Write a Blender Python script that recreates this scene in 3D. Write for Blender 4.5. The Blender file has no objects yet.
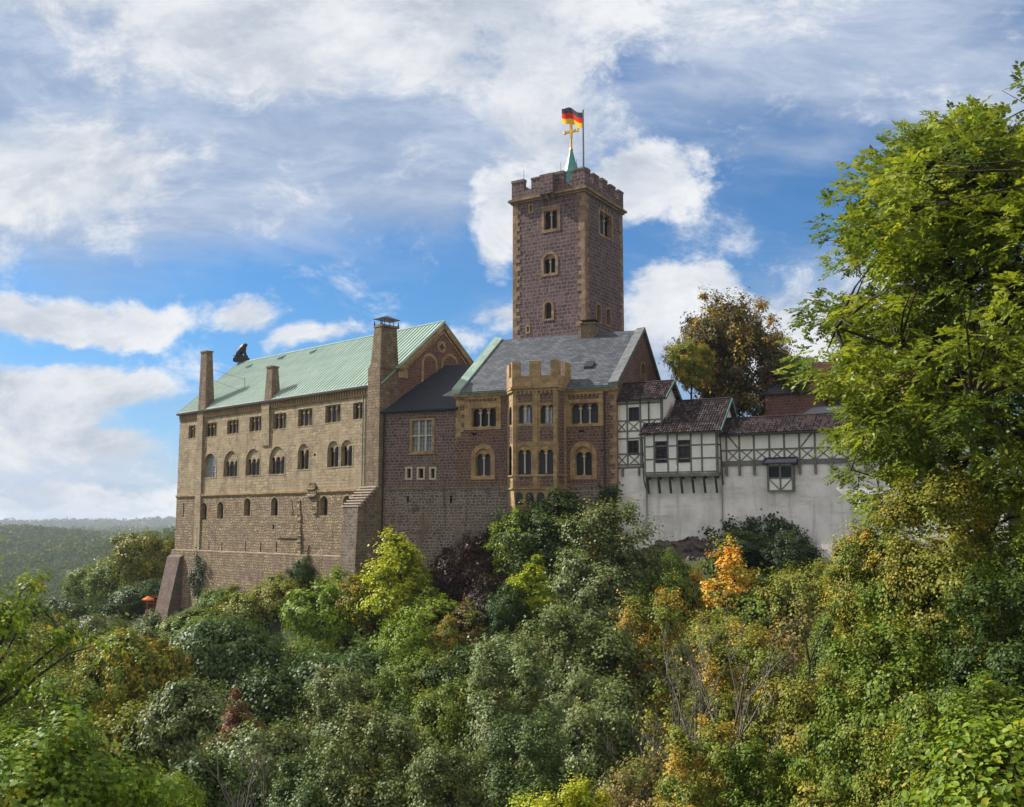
import bpy, math, random
import numpy as np
from mathutils import Vector, Matrix
from mathutils.geometry import tessellate_polygon
R = math.radians
random.seed(7)
SC = bpy.context.scene
COL = SC.collection

# ------------------------------------------------------------------ camera, sky, sun, exposure
FPX, HOR = 983.0, 117.0
TH = math.atan(HOR / FPX)
cam_d = bpy.data.cameras.new('camera'); cam = bpy.data.objects.new('camera', cam_d); COL.objects.link(cam)
cam.location = (0, 0, 0); cam.rotation_euler = (math.pi / 2 + TH, 0, 0)
cam_d.sensor_fit = 'HORIZONTAL'; cam_d.sensor_width = 36; cam_d.lens = 36 * FPX / 1024
cam_d.clip_start = 0.3; cam_d.clip_end = 20000
SC.camera = cam
SUN_AZ, SUN_EL = -68.0, 40.0        # from +Y towards +X
sv = Vector((math.cos(R(SUN_EL)) * math.sin(R(SUN_AZ)), math.cos(R(SUN_EL)) * math.cos(R(SUN_AZ)), math.sin(R(SUN_EL))))
sl = bpy.data.lights.new('sun', 'SUN'); sl.energy = 5.0; sl.angle = R(0.5); sl.color = (1, .95, .86)
so = bpy.data.objects.new('sun', sl); COL.objects.link(so)
so.rotation_euler = sv.to_track_quat('Z', 'Y').to_euler(); so.location = (-200, 60, 200)
SC.view_settings.view_transform = 'Standard'; SC.view_settings.look = 'None'
SC.view_settings.gamma = 1; SC.view_settings.use_curve_mapping = False
SC.view_settings.exposure = 0.68
SC.render.film_transparent = False
SC.cycles.max_bounces = 6; SC.cycles.transparent_max_bounces = 8; SC.cycles.volume_bounces = 0

def ray(px, py):
    x = (px - 512) / FPX; y = -(py - 403.5) / FPX
    return Vector((x, math.cos(TH) - y * math.sin(TH), math.sin(TH) + y * math.cos(TH)))

class NT:
    """small helper for building node trees"""
    def __init__(s, tree): s.t = tree; s.n = tree.nodes; s.l = tree.links
    def node(s, typ, **kw):
        n = s.n.new(typ)
        for k, v in kw.items(): setattr(n, k, v)
        return n
    def put(s, sock, v):
        if isinstance(v, bpy.types.NodeSocket): s.l.new(v, sock)
        elif v is not None: sock.default_value = v
    def math(s, op, a, b=None, c=None, clamp=False):
        n = s.node('ShaderNodeMath', operation=op, use_clamp=clamp)
        s.put(n.inputs[0], a)
        if b is not None: s.put(n.inputs[1], b)
        if c is not None: s.put(n.inputs[2], c)
        return n.outputs[0]
    def vmath(s, op, a, b=None, out=0):
        n = s.node('ShaderNodeVectorMath', operation=op)
        s.put(n.inputs[0], a)
        if b is not None: s.put(n.inputs[1], b)
        return n.outputs[out]
    def mix(s, fac, a, b, mode='MIX'):
        n = s.node('ShaderNodeMix', data_type='RGBA', blend_type=mode)
        s.put(n.inputs[0], fac); s.put(n.inputs[6], a); s.put(n.inputs[7], b)
        return n.outputs[2]
    def noise(s, vec, scale, detail=3, rough=.55, dist=0, out=0):
        n = s.node('ShaderNodeTexNoise')
        s.put(n.inputs['Vector'], vec); n.inputs['Scale'].default_value = scale
        n.inputs['Detail'].default_value = detail; n.inputs['Roughness'].default_value = rough
        n.inputs['Distortion'].default_value = dist
        return n.outputs[out]
    def smooth(s, v, lo, hi, a=0.0, b=1.0):
        n = s.node('ShaderNodeMapRange', interpolation_type='SMOOTHSTEP')
        s.put(n.inputs[0], v); s.put(n.inputs[1], lo); s.put(n.inputs[2], hi); s.put(n.inputs[3], a); s.put(n.inputs[4], b)
        return n.outputs[0]
    def scale(s, vec, xyz): return s.vmath('MULTIPLY', vec, xyz)

W = bpy.data.worlds.new('World'); SC.world = W; W.use_nodes = True
def build_world():
    t = NT(W.node_tree)
    for n in list(t.n): t.n.remove(n)
    out = t.node('ShaderNodeOutputWorld'); bg = t.node('ShaderNodeBackground'); t.l.new(bg.outputs[0], out.inputs[0])
    bg.inputs[1].default_value = 0.080
    sky = t.node('ShaderNodeTexSky', sky_type='NISHITA'); sky.sun_disc = False
    sky.sun_elevation = R(SUN_EL); sky.sun_rotation = R(SUN_AZ); sky.altitude = 400
    sky.air_density = 1.0; sky.dust_density = .4; sky.ozone_density = 2.2
    tc = t.node('ShaderNodeTexCoord'); sep = t.node('ShaderNodeSeparateXYZ'); t.l.new(tc.outputs['Generated'], sep.inputs[0])
    X, Y, Z = sep.outputs
    ya = t.math('ADD', t.math('ABSOLUTE', Y), .06)
    u = t.math('DIVIDE', X, ya); v = t.math('DIVIDE', Z, ya)
    cmb = t.node('ShaderNodeCombineXYZ'); t.put(cmb.inputs[0], u); t.put(cmb.inputs[1], v); P = cmb.outputs[0]
    wv = t.vmath('SUBTRACT', t.noise(P, 3.5, 3, .5, out=1), (.5, .5, .5))
    wv2 = t.vmath('SUBTRACT', t.noise(P, 13, 6, .62, out=1), (.5, .5, .5))
    PW = t.vmath('ADD', P, t.vmath('ADD', t.scale(wv, (.16, .10, 0)), t.scale(wv2, (.075, .05, 0))))
    def blobs(lst):
        acc = None
        for (px, py, rx, ry, w) in lst:
            r = ray(px, py); c = (r.x / r.y, r.z / r.y, 0)
            d = t.scale(t.vmath('SUBTRACT', PW, c), (990. / rx, 990. / ry, 0))
            m = t.math('MULTIPLY', t.math('SUBTRACT', 1.0, t.vmath('LENGTH', d, out=1), clamp=True), w)
            acc = m if acc is None else t.math('SMOOTH_MAX', acc, m, .12)
        return acc
    # high thin veil, drawn out in streaks
    rotn = t.node('ShaderNodeMapping'); t.put(rotn.inputs['Vector'], P); rotn.inputs['Rotation'].default_value = (0, 0, R(12)); rotn.inputs['Scale'].default_value = (1, 3.2, 1)
    veiln = t.noise(rotn.outputs[0], 3.2, 9, .62, .5)
    veil = blobs([(60, 120, 560, 230, 1.35), (330, 150, 400, 140, 1.3), (620, -60, 420, 260, .85), (60, 30, 300, 200, 1.1), (800, 40, 360, 210, .85), (980, 130, 240, 170, .8), (250, 205, 330, 80, 1.0), (790, 170, 60, 36, .45), (760, 350, 260, 75, 1.0), (1000, 330, 300, 100, 1.2), (40, 480, 260, 60, .9), (430, 215, 120, 60, .7)])
    vf = t.smooth(t.math('ADD', veil, t.math('MULTIPLY', t.math('SUBTRACT', veiln, .5), 1.1)), .0, .62, 0, .92)
    # denser cloud
    cum = blobs([(170, -30, 380, 150, 1.15), (440, 10, 300, 170, 1.1), (260, 70, 240, 110, .95), (545, 110, 100, 150, .95), (700, -20, 260, 140, .8), (500, 235, 50, 70, .85), (850, -20, 200, 70, .55),
                 (645, 200, 80, 56, 1.2), (600, 212, 90, 50, .95), (70, 200, 190, 75, .9), (120, 240, 160, 45, .4), (10, 270, 90, 60, .6), (100, 328, 190, 30, 1.2), (20, 318, 120, 26, 1.0), (275, 330, 60, 22, .8), (330, 345, 60, 18, .7), (420, 345, 80, 18, .6), (500, 325, 50, 26, .7),
                 (50, 408, 150, 44, 1.15), (140, 392, 90, 34, 1.1), (110, 445, 150, 36, .95), (20, 462, 110, 30, .7), (110, 492, 160, 16, .8), (680, 315, 90, 50, 1.2), (740, 350, 160, 55, 1.1), (840, 330, 130, 60, .8), (60, 514, 320, 16, 1.4)])
    cn = t.noise(t.scale(P, (1, 1.5, 1)), 7.5, 13, .68, .3)
    cf = t.smooth(t.math('ADD', cum, t.math('MULTIPLY', t.math('SUBTRACT', cn, .5), 1.7)), .13, .54)
    shade = t.smooth(t.noise(t.scale(t.vmath('ADD', P, (.03, .05, 0)), (1, 1.6, 1)), 4.2, 9, .6, .5), .36, .62)
    thick = t.smooth(t.math('ADD', cum, t.math('MULTIPLY', cn, .3)), .3, 1.1, 0, .6)
    ccol = t.mix(t.math('MULTIPLY', shade, t.math('ADD', thick, .25)), (7.6, 7.7, 7.8, 1), (2.7, 3.2, 4.0, 1))
    skyc = t.mix(1.0, sky.outputs[0], t.mix(t.smooth(v, 0, .22), (.48, .66, .90, 1), (.40, .73, .98, 1)), 'MULTIPLY')
    c1 = t.mix(vf, skyc, t.mix(t.smooth(t.noise(rotn.outputs[0], 4.5, 10, .66, .4), .35, .68), (2.7, 3.5, 4.9, 1), (4.7, 5.25, 6.3, 1)))
    ccol = t.mix(t.smooth(cn, .40, .64, 0, .55), t.mix(.5, ccol, (3.9, 4.4, 5.3, 1)), (8.0, 8.05, 8.1, 1))
    c2 = t.mix(cf, c1, ccol)
    # unseen broken cloud, added overhead and behind the viewpoint as neutral fill light
    ov = t.math('MAXIMUM', t.smooth(Z, .52, .72), t.smooth(t.math('MULTIPLY', Y, -1.0), -.05, .2))
    ovn = t.smooth(t.noise(tc.outputs['Generated'], 3.0, 7, .6), .30, .56)
    c2 = t.mix(t.math('MULTIPLY', ov, ovn), c2, (6.6, 6.3, 6.0, 1))
    t.l.new(c2, bg.inputs[0])
build_world()

# ------------------------------------------------------------------ tagging and mesh helpers
def tag(o, label=None, cat=None, group=None, kind=None):
    if label: o['label'] = label
    if cat: o['category'] = cat
    if group: o['group'] = group
    if kind: o['kind'] = kind
    return o

def thing(name, loc, rotz, label, cat, group=None):
    o = bpy.data.objects.new(name, None); COL.objects.link(o)
    o.empty_display_size = .5
    o.location = loc; o.rotation_euler = (0, 0, rotz)
    return tag(o, label, cat, group)

class Face:
    """a wall plane in a building's own frame: u along, z up, d outward"""
    def __init__(s, o, U, N): s.o = Vector(o); s.U = Vector(U); s.N = Vector(N)
    def P(s, u, z, d=0): return s.o + s.U * u + Vector((0, 0, z)) + s.N * d

class MB:
    def __init__(s): s.v = []; s.f = []; s.m = []; s.cur = 0; s.smooth = []
    def face(s, pts, n=None):
        pts = [Vector(p) for p in pts]
        if n is not None and len(pts) > 2:
            nn = Vector((0, 0, 0))
            for i in range(len(pts)): nn += pts[i].cross(pts[(i + 1) % len(pts)])
            if nn.dot(n) < 0: pts.reverse()
        b = len(s.v); s.v += [tuple(p) for p in pts]; s.f.append(tuple(range(b, b + len(pts)))); s.m.append(s.cur)
        return s
    def hexa(s, p):
        """p: 8 points, bottom ring 0-3, top ring 4-7"""
        p = [Vector(q) for q in p]; c = sum(p, Vector()) / 8
        for q in ((0, 1, 2, 3), (4, 5, 6, 7), (0, 1, 5, 4), (1, 2, 6, 5), (2, 3, 7, 6), (3, 0, 4, 7)):
            f = [p[i] for i in q]; s.face(f, sum(f, Vector()) / 4 - c)
        return s
    def box(s, x0, x1, y0, y1, z0, z1):
        return s.hexa([(x0, y0, z0), (x1, y0, z0), (x1, y1, z0), (x0, y1, z0), (x0, y0, z1), (x1, y0, z1), (x1, y1, z1), (x0, y1, z1)])
    def fbox(s, F, u0, u1, z0, z1, d0, d1):
        return s.hexa([F.P(u0, z0, d0), F.P(u1, z0, d0), F.P(u1, z0, d1), F.P(u0, z0, d1), F.P(u0, z1, d0), F.P(u1, z1, d0), F.P(u1, z1, d1), F.P(u0, z1, d1)])
    def beam(s, F, u0, z0, u1, z1, w, d0, d1):
        """oblique timber in the plane of F"""
        a = Vector((u1 - u0, z1 - z0)); a.normalize(); n = Vector((-a.y, a.x)) * (w / 2)
        q = [(u0 + n.x, z0 + n.y), (u0 - n.x, z0 - n.y), (u1 - n.x, z1 - n.y), (u1 + n.x, z1 + n.y)]
        return s.hexa([F.P(*k, d0) for k in q] + [F.P(*k, d1) for k in q])
    def tess(s, loops, n):
        idx = []
        for l in loops: idx += list(l)
        for t3 in tessellate_polygon([[Vector(p) for p in l] for l in loops]):
            s.face([idx[i] for i in t3], n)
        return s
    def wall(s, F, outline, holes=(), d=0):
        loops = [[F.P(u, z, d) for u, z in outline]] + [[F.P(u, z, d) for u, z in h] for h in holes]
        # tessellate in 2D for robustness
        l2 = [[Vector((u, z, 0)) for u, z in outline]] + [[Vector((u, z, 0)) for u, z in h] for h in holes]
        flat = [p for l in loops for p in l]
        for t3 in tessellate_polygon(l2): s.face([flat[i] for i in t3], F.N)
        return s
    def prism(s, pts, off):
        """polygon of 3D points extruded by off"""
        pts = [Vector(p) for p in pts]; off = Vector(off); c = sum(pts, Vector()) / len(pts) + off / 2
        s.tess([pts], -off); s.tess([[p + off for p in pts]], off)
        for i in range(len(pts)):
            a, b = pts[i], pts[(i + 1) % len(pts)]
            nn = Vector((0, 0, 0))
            area = Vector((0, 0, 0))
            for k in range(len(pts)): area += (pts[k] - c).cross(pts[(k + 1) % len(pts)] - c)
            e = (b - a).cross(area)
            s.face([a, b, b + off, a + off], e)
        return s
    def tube(s, p0, p1, r0, r1=None, n=8, cap=True):
        r1 = r0 if r1 is None else r1
        p0 = Vector(p0); p1 = Vector(p1); ax = (p1 - p0).normalized()
        t = ax.orthogonal().normalized(); b = ax.cross(t)
        A = [p0 + (t * math.cos(2 * math.pi * i / n) + b * math.sin(2 * math.pi * i / n)) * r0 for i in range(n)]
        B = [p1 + (t * math.cos(2 * math.pi * i / n) + b * math.sin(2 * math.pi * i / n)) * r1 for i in range(n)]
        for i in range(n):
            j = (i + 1) % n; s.face([A[i], A[j], B[j], B[i]], A[i] + A[j] - p0 * 2)
        if cap:
            s.face(A, -ax); s.face(B, ax)
        return s
    def build(s, name, mats, parent=None, zb=0.0, uvmode='box'):
        me = bpy.data.meshes.new(name)
        vs = np.array(s.v, dtype=np.float64).reshape(-1, 3)
        raw = vs.copy(); vs[:, 2] -= zb
        me.from_pydata(vs.tolist(), [], s.f)
        if not isinstance(mats, (list, tuple)): mats = [mats]
        for m in mats: me.materials.append(m)
        uv = me.uv_layers.new(name='UVMap')
        me.polygons.foreach_set('material_index', s.m)
        for p in me.polygons:
            n = p.normal
            for li in p.loop_indices:
                x, y, z = raw[me.loops[li].vertex_index]
                if uvmode == 'roof':           # ridge along local x
                    sl_ = math.hypot(n.y, n.z)
                    if abs(n.z) > .2: uv.data[li].uv = (x, y / max(abs(n.z), .2))
                    elif abs(n.x) > abs(n.y): uv.data[li].uv = (y, z)
                    else: uv.data[li].uv = (x, z)
                elif abs(n.z) > .75: uv.data[li].uv = (x, y)
                elif abs(n.x) > abs(n.y): uv.data[li].uv = (y, z)
                else: uv.data[li].uv = (x, z)
        me.update()
        o = bpy.data.objects.new(name, me); COL.objects.link(o)
        if parent is not None: o.parent = parent
        return o

# ------------------------------------------------------------------ materials
MATS = {}
def new_mat(name):
    m = bpy.data.materials.new(name); m.use_nodes = True
    t = NT(m.node_tree); b = t.n['Principled BSDF']; MATS[name] = m
    return m, t, b

def stone_mat(name, c1, c2, mortar, bw, bh, ms=.02, bump=.5, stain=(.08, .07, .06), stain_amt=.5, warp=.05, plaster=None, plaster_amt=0., rough=.9, patch=None):
    m, t, b = new_mat(name)
    uv = t.node('ShaderNodeUVMap').outputs[0]
    uvw = t.vmath('ADD', uv, t.scale(t.vmath('SUBTRACT', t.noise(uv, 1.6, 3, .6, out=1), (.5, .5, .5)), (warp * 2, warp * 2, 0)))
    br = t.node('ShaderNodeTexBrick'); t.put(br.inputs['Vector'], uvw); br.offset = .5; br.squash = .7; br.squash_frequency = 3
    br.inputs['Scale'].default_value = 1; br.inputs['Brick Width'].default_value = bw; br.inputs['Row Height'].default_value = bh
    br.inputs['Mortar Size'].default_value = ms; br.inputs['Mortar Smooth'].default_value = .3; br.inputs['Bias'].default_value = -.1
    br.inputs['Color1'].default_value = (*c1, 1); br.inputs['Color2'].default_value = (*c2, 1); br.inputs['Mortar'].default_value = (*mortar, 1)
    col = br.outputs[0]; fac = br.outputs[1]
    vo = t.node('ShaderNodeTexVoronoi', feature='F1'); t.put(vo.inputs['Vector'], t.scale(uvw, (1 / (bw * .95), 1 / (bh * 1.25), 1))); vo.inputs['Scale'].default_value = 1
    vsep = t.node('ShaderNodeSeparateColor'); t.l.new(vo.outputs['Color'], vsep.inputs[0])
    col0 = col
    col = t.mix(t.smooth(vsep.outputs[0], .0, 1., .0, .75), t.mix(.30, col, (*[v * 1.45 for v in c1], 1)), t.mix(.9, col, (*[v * .62 for v in c2], 1)))
    col = t.mix(t.smooth(fac, .05, .7, 0, .9), col, (*mortar, 1))
    nz = t.noise(uv, 3.2, 4, .6)
    col = t.mix(t.smooth(nz, .35, .7, 0, .5), col, t.mix(.5, col, (*mortar, 1)))
    big = t.noise(t.scale(uv, (1, .55, 1)), .35, 5, .6, .4)
    mask = None
    if plaster:
        mask = t.smooth(t.math('ADD', big, plaster_amt), .48, .56)
        pn = t.mix(t.smooth(t.noise(uv, .9, 5, .65), .3, .7), (*plaster, 1), (plaster[0] * .62, plaster[1] * .60, plaster[2] * .56, 1))
        col = t.mix(t.math('MULTIPLY', mask, .72), col, pn)
    if patch:
        pm = t.smooth(t.noise(t.vmath('ADD', uv, (31, 17, 0)), .5, 5, .6), .56, .62, 0, .7)
        col = t.mix(pm, col, (*patch, 1))
    streak = t.smooth(t.noise(t.scale(uv, (1.3, .10, 1)), 1.0, 5, .6), .52, .72)
    blotch = t.smooth(t.noise(t.vmath('ADD', uv, (7, 3, 0)), .8, 6, .7), .5, .75)
    st = t.math('MULTIPLY', t.math('MAXIMUM', streak, blotch), stain_amt)
    col = t.mix(st, col, (*stain, 1))
    fine = t.noise(uv, 14, 3, .6)
    col = t.mix(.6, col, t.mix(fine, (0, 0, 0, 1), (1, 1, 1, 1)), 'OVERLAY')
    t.put(b.inputs['Base Color'], col); b.inputs['Roughness'].default_value = rough
    b.inputs['Specular IOR Level'].default_value = .2
    hgt = t.math('ADD', t.math('MULTIPLY', t.math('SUBTRACT', 1.0, fac), 1.0), t.math('ADD', t.math('MULTIPLY', t.noise(uv, 5, 4, .6), .8), t.math('MULTIPLY', vsep.outputs[1], .5)))
    bp = t.node('ShaderNodeBump'); bp.inputs['Strength'].default_value = bump; bp.inputs['Distance'].default_value = .06
    t.put(bp.inputs['Height'], hgt); t.l.new(bp.outputs[0], b.inputs['Normal'])
    return m

def plain_mat(name, c, c2=None, rough=.8, scale=2., metal=0, bump=.15, spec=.3, amt=1.0):
    m, t, b = new_mat(name)
    tc = t.node('ShaderNodeTexCoord').outputs['Object']
    c2 = c2 or tuple(x * .7 for x in c)
    n1 = t.smooth(t.noise(tc, scale, 5, .65), .35, .65, 0, amt)
    t.put(b.inputs['Base Color'], t.mix(n1, (*c, 1), (*c2, 1)))
    b.inputs['Roughness'].default_value = rough; b.inputs['Metallic'].default_value = metal; b.inputs['Specular IOR Level'].default_value = spec
    bp = t.node('ShaderNodeBump'); bp.inputs['Strength'].default_value = bump; bp.inputs['Distance'].default_value = .03
    t.put(bp.inputs['Height'], t.noise(tc, scale * 5, 4, .6)); t.l.new(bp.outputs[0], b.inputs['Normal'])
    return m

M_palace = stone_mat('palace_stone', (.43, .335, .215), (.29, .22, .145), (.23, .175, .12), .62, .30, .03, .8, stain=(0.122, 0.090, 0.063), stain_amt=.55, warp=.22, plaster=(.46, .365, .24), plaster_amt=.0, patch=(0.326, 0.257, 0.168))
M_palacelow = stone_mat('palace_lower_stone', (.42, .315, .19), (.27, .20, .125), (0.135, .100, .072), .52, .28, .045, 1.0, stain=(0.084, 0.065, 0.052), stain_amt=.65, warp=.26, plaster=(.43, .335, .22), plaster_amt=-.16, patch=(0.207, 0.135, 0.112))
M_tower = stone_mat('tower_stone', (.148, .088, .098), (.062, .042, .055), (.25, .19, .165), .74, .42, .042, .8, stain=(.055, .04, .04), stain_amt=.25, warp=.16)
M_brick = stone_mat('chamber_stone', (.155, .080, .062), (.072, .040, .040), (.27, .19, .145), .50, .27, .034, .8, stain=(.06, .038, .035), stain_amt=.3, warp=.14)
M_link = stone_mat('link_stone', (.155, .093, .088), (.072, .046, .052), (.28, .215, .185), .52, .27, .036, .8, stain=(.06, .042, .042), stain_amt=.3, warp=.14)
M_ramp = stone_mat('rampart_stone', (.185, .14, .125), (.078, .062, .065), (.34, .275, .225), .48, .26, .045, .9, stain=(.045, .038, .036), stain_amt=.85, warp=.2, plaster=(.25, .19, .145), plaster_amt=-.08)
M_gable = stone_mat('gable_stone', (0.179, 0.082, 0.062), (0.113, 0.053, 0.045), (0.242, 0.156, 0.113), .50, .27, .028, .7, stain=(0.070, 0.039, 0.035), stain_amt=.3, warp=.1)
M_butt = stone_mat('buttress_stone', (0.200, 0.156, 0.124), (0.104, 0.080, 0.072), (0.256, 0.200, 0.152), .55, .30, .04, .9, stain=(0.048, 0.040, 0.036), stain_amt=.7, warp=.16)
M_redbutt = stone_mat('red_buttress_stone', (.17, .115, .095), (.10, .068, .06), (.20, .155, .125), .45, .2, .03, .8, stain=(.07, .055, .05), stain_amt=.6, warp=.08)
M_sand = stone_mat('sandstone', (0.421, 0.285, 0.144), (0.328, 0.215, 0.110), (0.234, 0.164, 0.095), .7, .38, .012, .4, stain=(0.133, 0.090, 0.057), stain_amt=.6, warp=.03)
M_quoin = stone_mat('tower_quoin_stone', (0.352, 0.233, 0.136), (0.229, 0.145, 0.092), (0.211, 0.150, 0.101), .7, .45, .02, .5, stain=(0.106, 0.070, 0.053), stain_amt=.6, warp=.03)
M_chim = stone_mat('chimney_stone', (0.282, 0.209, 0.133), (0.191, 0.136, 0.090), (0.141, 0.106, 0.076), .5, .26, .03, .8, stain=(0.071, 0.055, 0.043), stain_amt=.75, warp=.16)
M_pale = plain_mat('pale_column_stone', (.55, .47, .38), (.42, .35, .27), scale=6)
M_plaster = plain_mat('white_plaster', (.82, .79, .74), (.70, .67, .63), scale=1.1, rough=.9, amt=.7)
M_timber = plain_mat('grey_timber', (.20, .20, .185), (.12, .12, .11), scale=5, bump=.4)
M_dtimber = plain_mat('dark_timber', (.045, .045, .05), scale=5, bump=.4)
M_iron = plain_mat('dark_iron', (.03, .03, .035), scale=5, rough=.5)
M_glassdark = plain_mat('dark_window_glass', (.012, .013, .017), (.02, .022, .028), rough=.35, bump=.02, spec=.15)
M_glasslight = plain_mat('painted_sky_glass', (.20, .24, .30), (.30, .34, .38), rough=.06, bump=.05, spec=.9, scale=3)  # pale blue base paints in the sky's reflection, besides the gloss
M_gold = plain_mat('gilded_metal', (.75, .45, .08), rough=.35, metal=.7)
M_pole = plain_mat('grey_pole', (.25, .25, .27), rough=.5)
M_fblack = plain_mat('flag_black', (.035, .035, .05), (.05, .05, .07)); M_fred = plain_mat('flag_red', (.72, .03, .02), (.6, .02, .02)); M_fgold = plain_mat('flag_gold', (.90, .52, .05), (.8, .45, .04))
for _m, _c in ((M_fblack, (.09, .09, .11, 1)), (M_fred, (.9, .06, .03, 1)), (M_fgold, (1, .65, .08, 1))):
    _t = NT(_m.node_tree); _tr = _t.node('ShaderNodeBsdfTranslucent'); _tr.inputs[0].default_value = _c; _mx = _t.node('ShaderNodeMixShader'); _mx.inputs[0].default_value = .5
    _t.l.new(_t.n['Principled BSDF'].outputs[0], _mx.inputs[1]); _t.l.new(_tr.outputs[0], _mx.inputs[2]); _t.l.new(_mx.outputs[0], _t.n['Material Output'].inputs[0])
M_patina = plain_mat('green_patina_trim', (.13, .24, .20), (.08, .15, .13), rough=.6)
M_orange = plain_mat('orange_canvas', (.60, .17, .03)); M_redc = plain_mat('red_paint', (.45, .03, .02))
M_bark = plain_mat('bark', (.06, .045, .032), (.035, .028, .022), scale=8, bump=.6)
M_barkpale = plain_mat('pale_bark', (.17, .145, .12), (.10, .085, .07), scale=8, bump=.5)
M_rock = plain_mat('rock', (.13, .095, .09), (.06, .05, .05), scale=.9, bump=.8)

def _gl():
    m = M_glassdark; t = NT(m.node_tree); b = t.n['Principled BSDF']; oi = t.node('ShaderNodeObjectInfo')
    t.put(b.inputs['Base Color'], t.mix(t.smooth(oi.outputs['Random'], .3, 1.0), (.010, .010, .012, 1), (.055, .06, .07, 1)))
    t.put(b.inputs['Roughness'], t.math('ADD', .12, t.math('MULTIPLY', oi.outputs['Random'], .3)))
_gl()
def lime_mat():
    m, t, b = new_mat('whitewashed_rampart')
    tc = t.node('ShaderNodeTexCoord').outputs['Object']
    n = t.smooth(t.noise(tc, .45, 6, .65), .35, .7)
    c = t.mix(n, (.82, .78, .75, 1), (.60, .57, .55, 1))
    sp = t.node('ShaderNodeSeparateXYZ'); t.l.new(tc, sp.inputs[0])
    st = t.smooth(t.noise(t.scale(tc, (.35, .35, 2.0)), 1, 5, .6), .50, .75, 0, .5)
    c = t.mix(st, c, (.33, .31, .31, 1))
    st2 = t.smooth(t.noise(t.scale(tc, (2.2, 2.2, .16)), 1, 5, .6), .52, .72, 0, .6)
    c = t.mix(st2, c, (.38, .36, .35, 1))
    low = t.smooth(t.math('ADD', sp.outputs[2], t.math('MULTIPLY', t.math('SUBTRACT', t.noise(tc, .7, 5, .6), .5), 4.0)), 2.2, 3.6, .65, 0)
    c = t.mix(low, c, (.30, .26, .26, 1))
    t.put(b.inputs['Base Color'], c); b.inputs['Roughness'].default_value = .95; b.inputs['Specular IOR Level'].default_value = .1
    bp = t.node('ShaderNodeBump'); bp.inputs['Strength'].default_value = .6; bp.inputs['Distance'].default_value = .08
    t.put(bp.inputs['Height'], t.noise(tc, 1.7, 6, .6)); t.l.new(bp.outputs[0], b.inputs['Normal'])
    return m
M_lime = lime_mat()

def roof_mat(name, c1, c2, mortar, bw, bh, ms, rough=.55, bump=.4, stain=None, stain_amt=0):
    m, t, b = new_mat(name)
    uv = t.node('ShaderNodeUVMap').outputs[0]
    br = t.node('ShaderNodeTexBrick'); t.put(br.inputs['Vector'], uv)
    br.inputs['Scale'].default_value = 1; br.inputs['Brick Width'].default_value = bw; br.inputs['Row Height'].default_value = bh; br.inputs['Mortar Size'].default_value = ms
    br.inputs['Color1'].default_value = (*c1, 1); br.inputs['Color2'].default_value = (*c2, 1); br.inputs['Mortar'].default_value = (*mortar, 1); br.inputs['Bias'].default_value = 0
    col = t.mix(t.smooth(t.noise(uv, 1.1, 5, .65), .35, .7, 0, .5), br.outputs[0], (*mortar, 1))
    if stain: col = t.mix(t.smooth(t.noise(t.scale(uv, (1.2, .3, 1)), 1, 5, .65), .48, .7, 0, stain_amt), col, (*stain, 1))
    t.put(b.inputs['Base Color'], col); b.inputs['Roughness'].default_value = rough; b.inputs['Specular IOR Level'].default_value = .35
    bp = t.node('ShaderNodeBump'); bp.inputs['Strength'].default_value = bump; bp.inputs['Distance'].default_value = .03
    t.put(bp.inputs['Height'], t.math('SUBTRACT', 1.0, br.outputs[1])); t.l.new(bp.outputs[0], b.inputs['Normal'])
    return m
M_slate = roof_mat('slate', (.115, .125, .15), (.042, .048, .062), (.022, .025, .032), .62, .40, .035, .55, .9, stain=(.15, .15, .15), stain_amt=.35)
M_shadeslate = roof_mat('shade_dark_slate', (.030, .034, .052), (.020, .023, .038), (.012, .014, .02), .34, .26, .012, .6, .6)  # slate with the palace's shade over the link roof put into its colour
M_copper = roof_mat('copper_patina', (.33, .42, .36), (.215, .325, .27), (.18, .27, .225), .62, 2.6, .012, .6, .3, stain=(.40, .50, .43), stain_amt=.7)
def tile_mat():
    m, t, b = new_mat('brown_pantile')
    uv = t.node('ShaderNodeUVMap').outputs[0]
    br = t.node('ShaderNodeTexBrick'); t.put(br.inputs['Vector'], uv); br.offset = 0
    br.inputs['Scale'].default_value = 1; br.inputs['Brick Width'].default_value = .22; br.inputs['Row Height'].default_value = .34; br.inputs['Mortar Size'].default_value = .0
    br.inputs['Color1'].default_value = (0, 0, 0, 1); br.inputs['Color2'].default_value = (1, 1, 1, 1); br.inputs['Bias'].default_value = 0
    big = t.noise(uv, .8, 4, .6)
    sel = t.math('ADD', br.outputs[0], t.math('MULTIPLY', t.math('SUBTRACT', big, .5), 1.6))
    col = t.mix(t.smooth(sel, .2, .8), (.018, .012, .016, 1), (.055, .030, .032, 1))
    sepu = t.node('ShaderNodeSeparateXYZ'); t.l.new(uv, sepu.inputs[0])
    fv = t.math('FRACT', t.math('DIVIDE', sepu.outputs[1], .34)); fu = t.math('FRACT', t.math('DIVIDE', sepu.outputs[0], .22))
    spot = t.math('MULTIPLY', t.smooth(fv, .26, .02), t.smooth(t.math('ABSOLUTE', t.math('SUBTRACT', fu, .5)), .34, .16))
    spot = t.math('MULTIPLY', spot, t.smooth(t.math('ADD', br.outputs[0], t.math('MULTIPLY', t.math('SUBTRACT', big, .5), 3.0)), .5, .9))
    col = t.mix(t.math('MULTIPLY', spot, .9), col, (.62, .55, .50, 1))
    t.put(b.inputs['Base Color'], col); b.inputs['Roughness'].default_value = .7; b.inputs['Specular IOR Level'].default_value = .2
    return m
M_tile = tile_mat()
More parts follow.
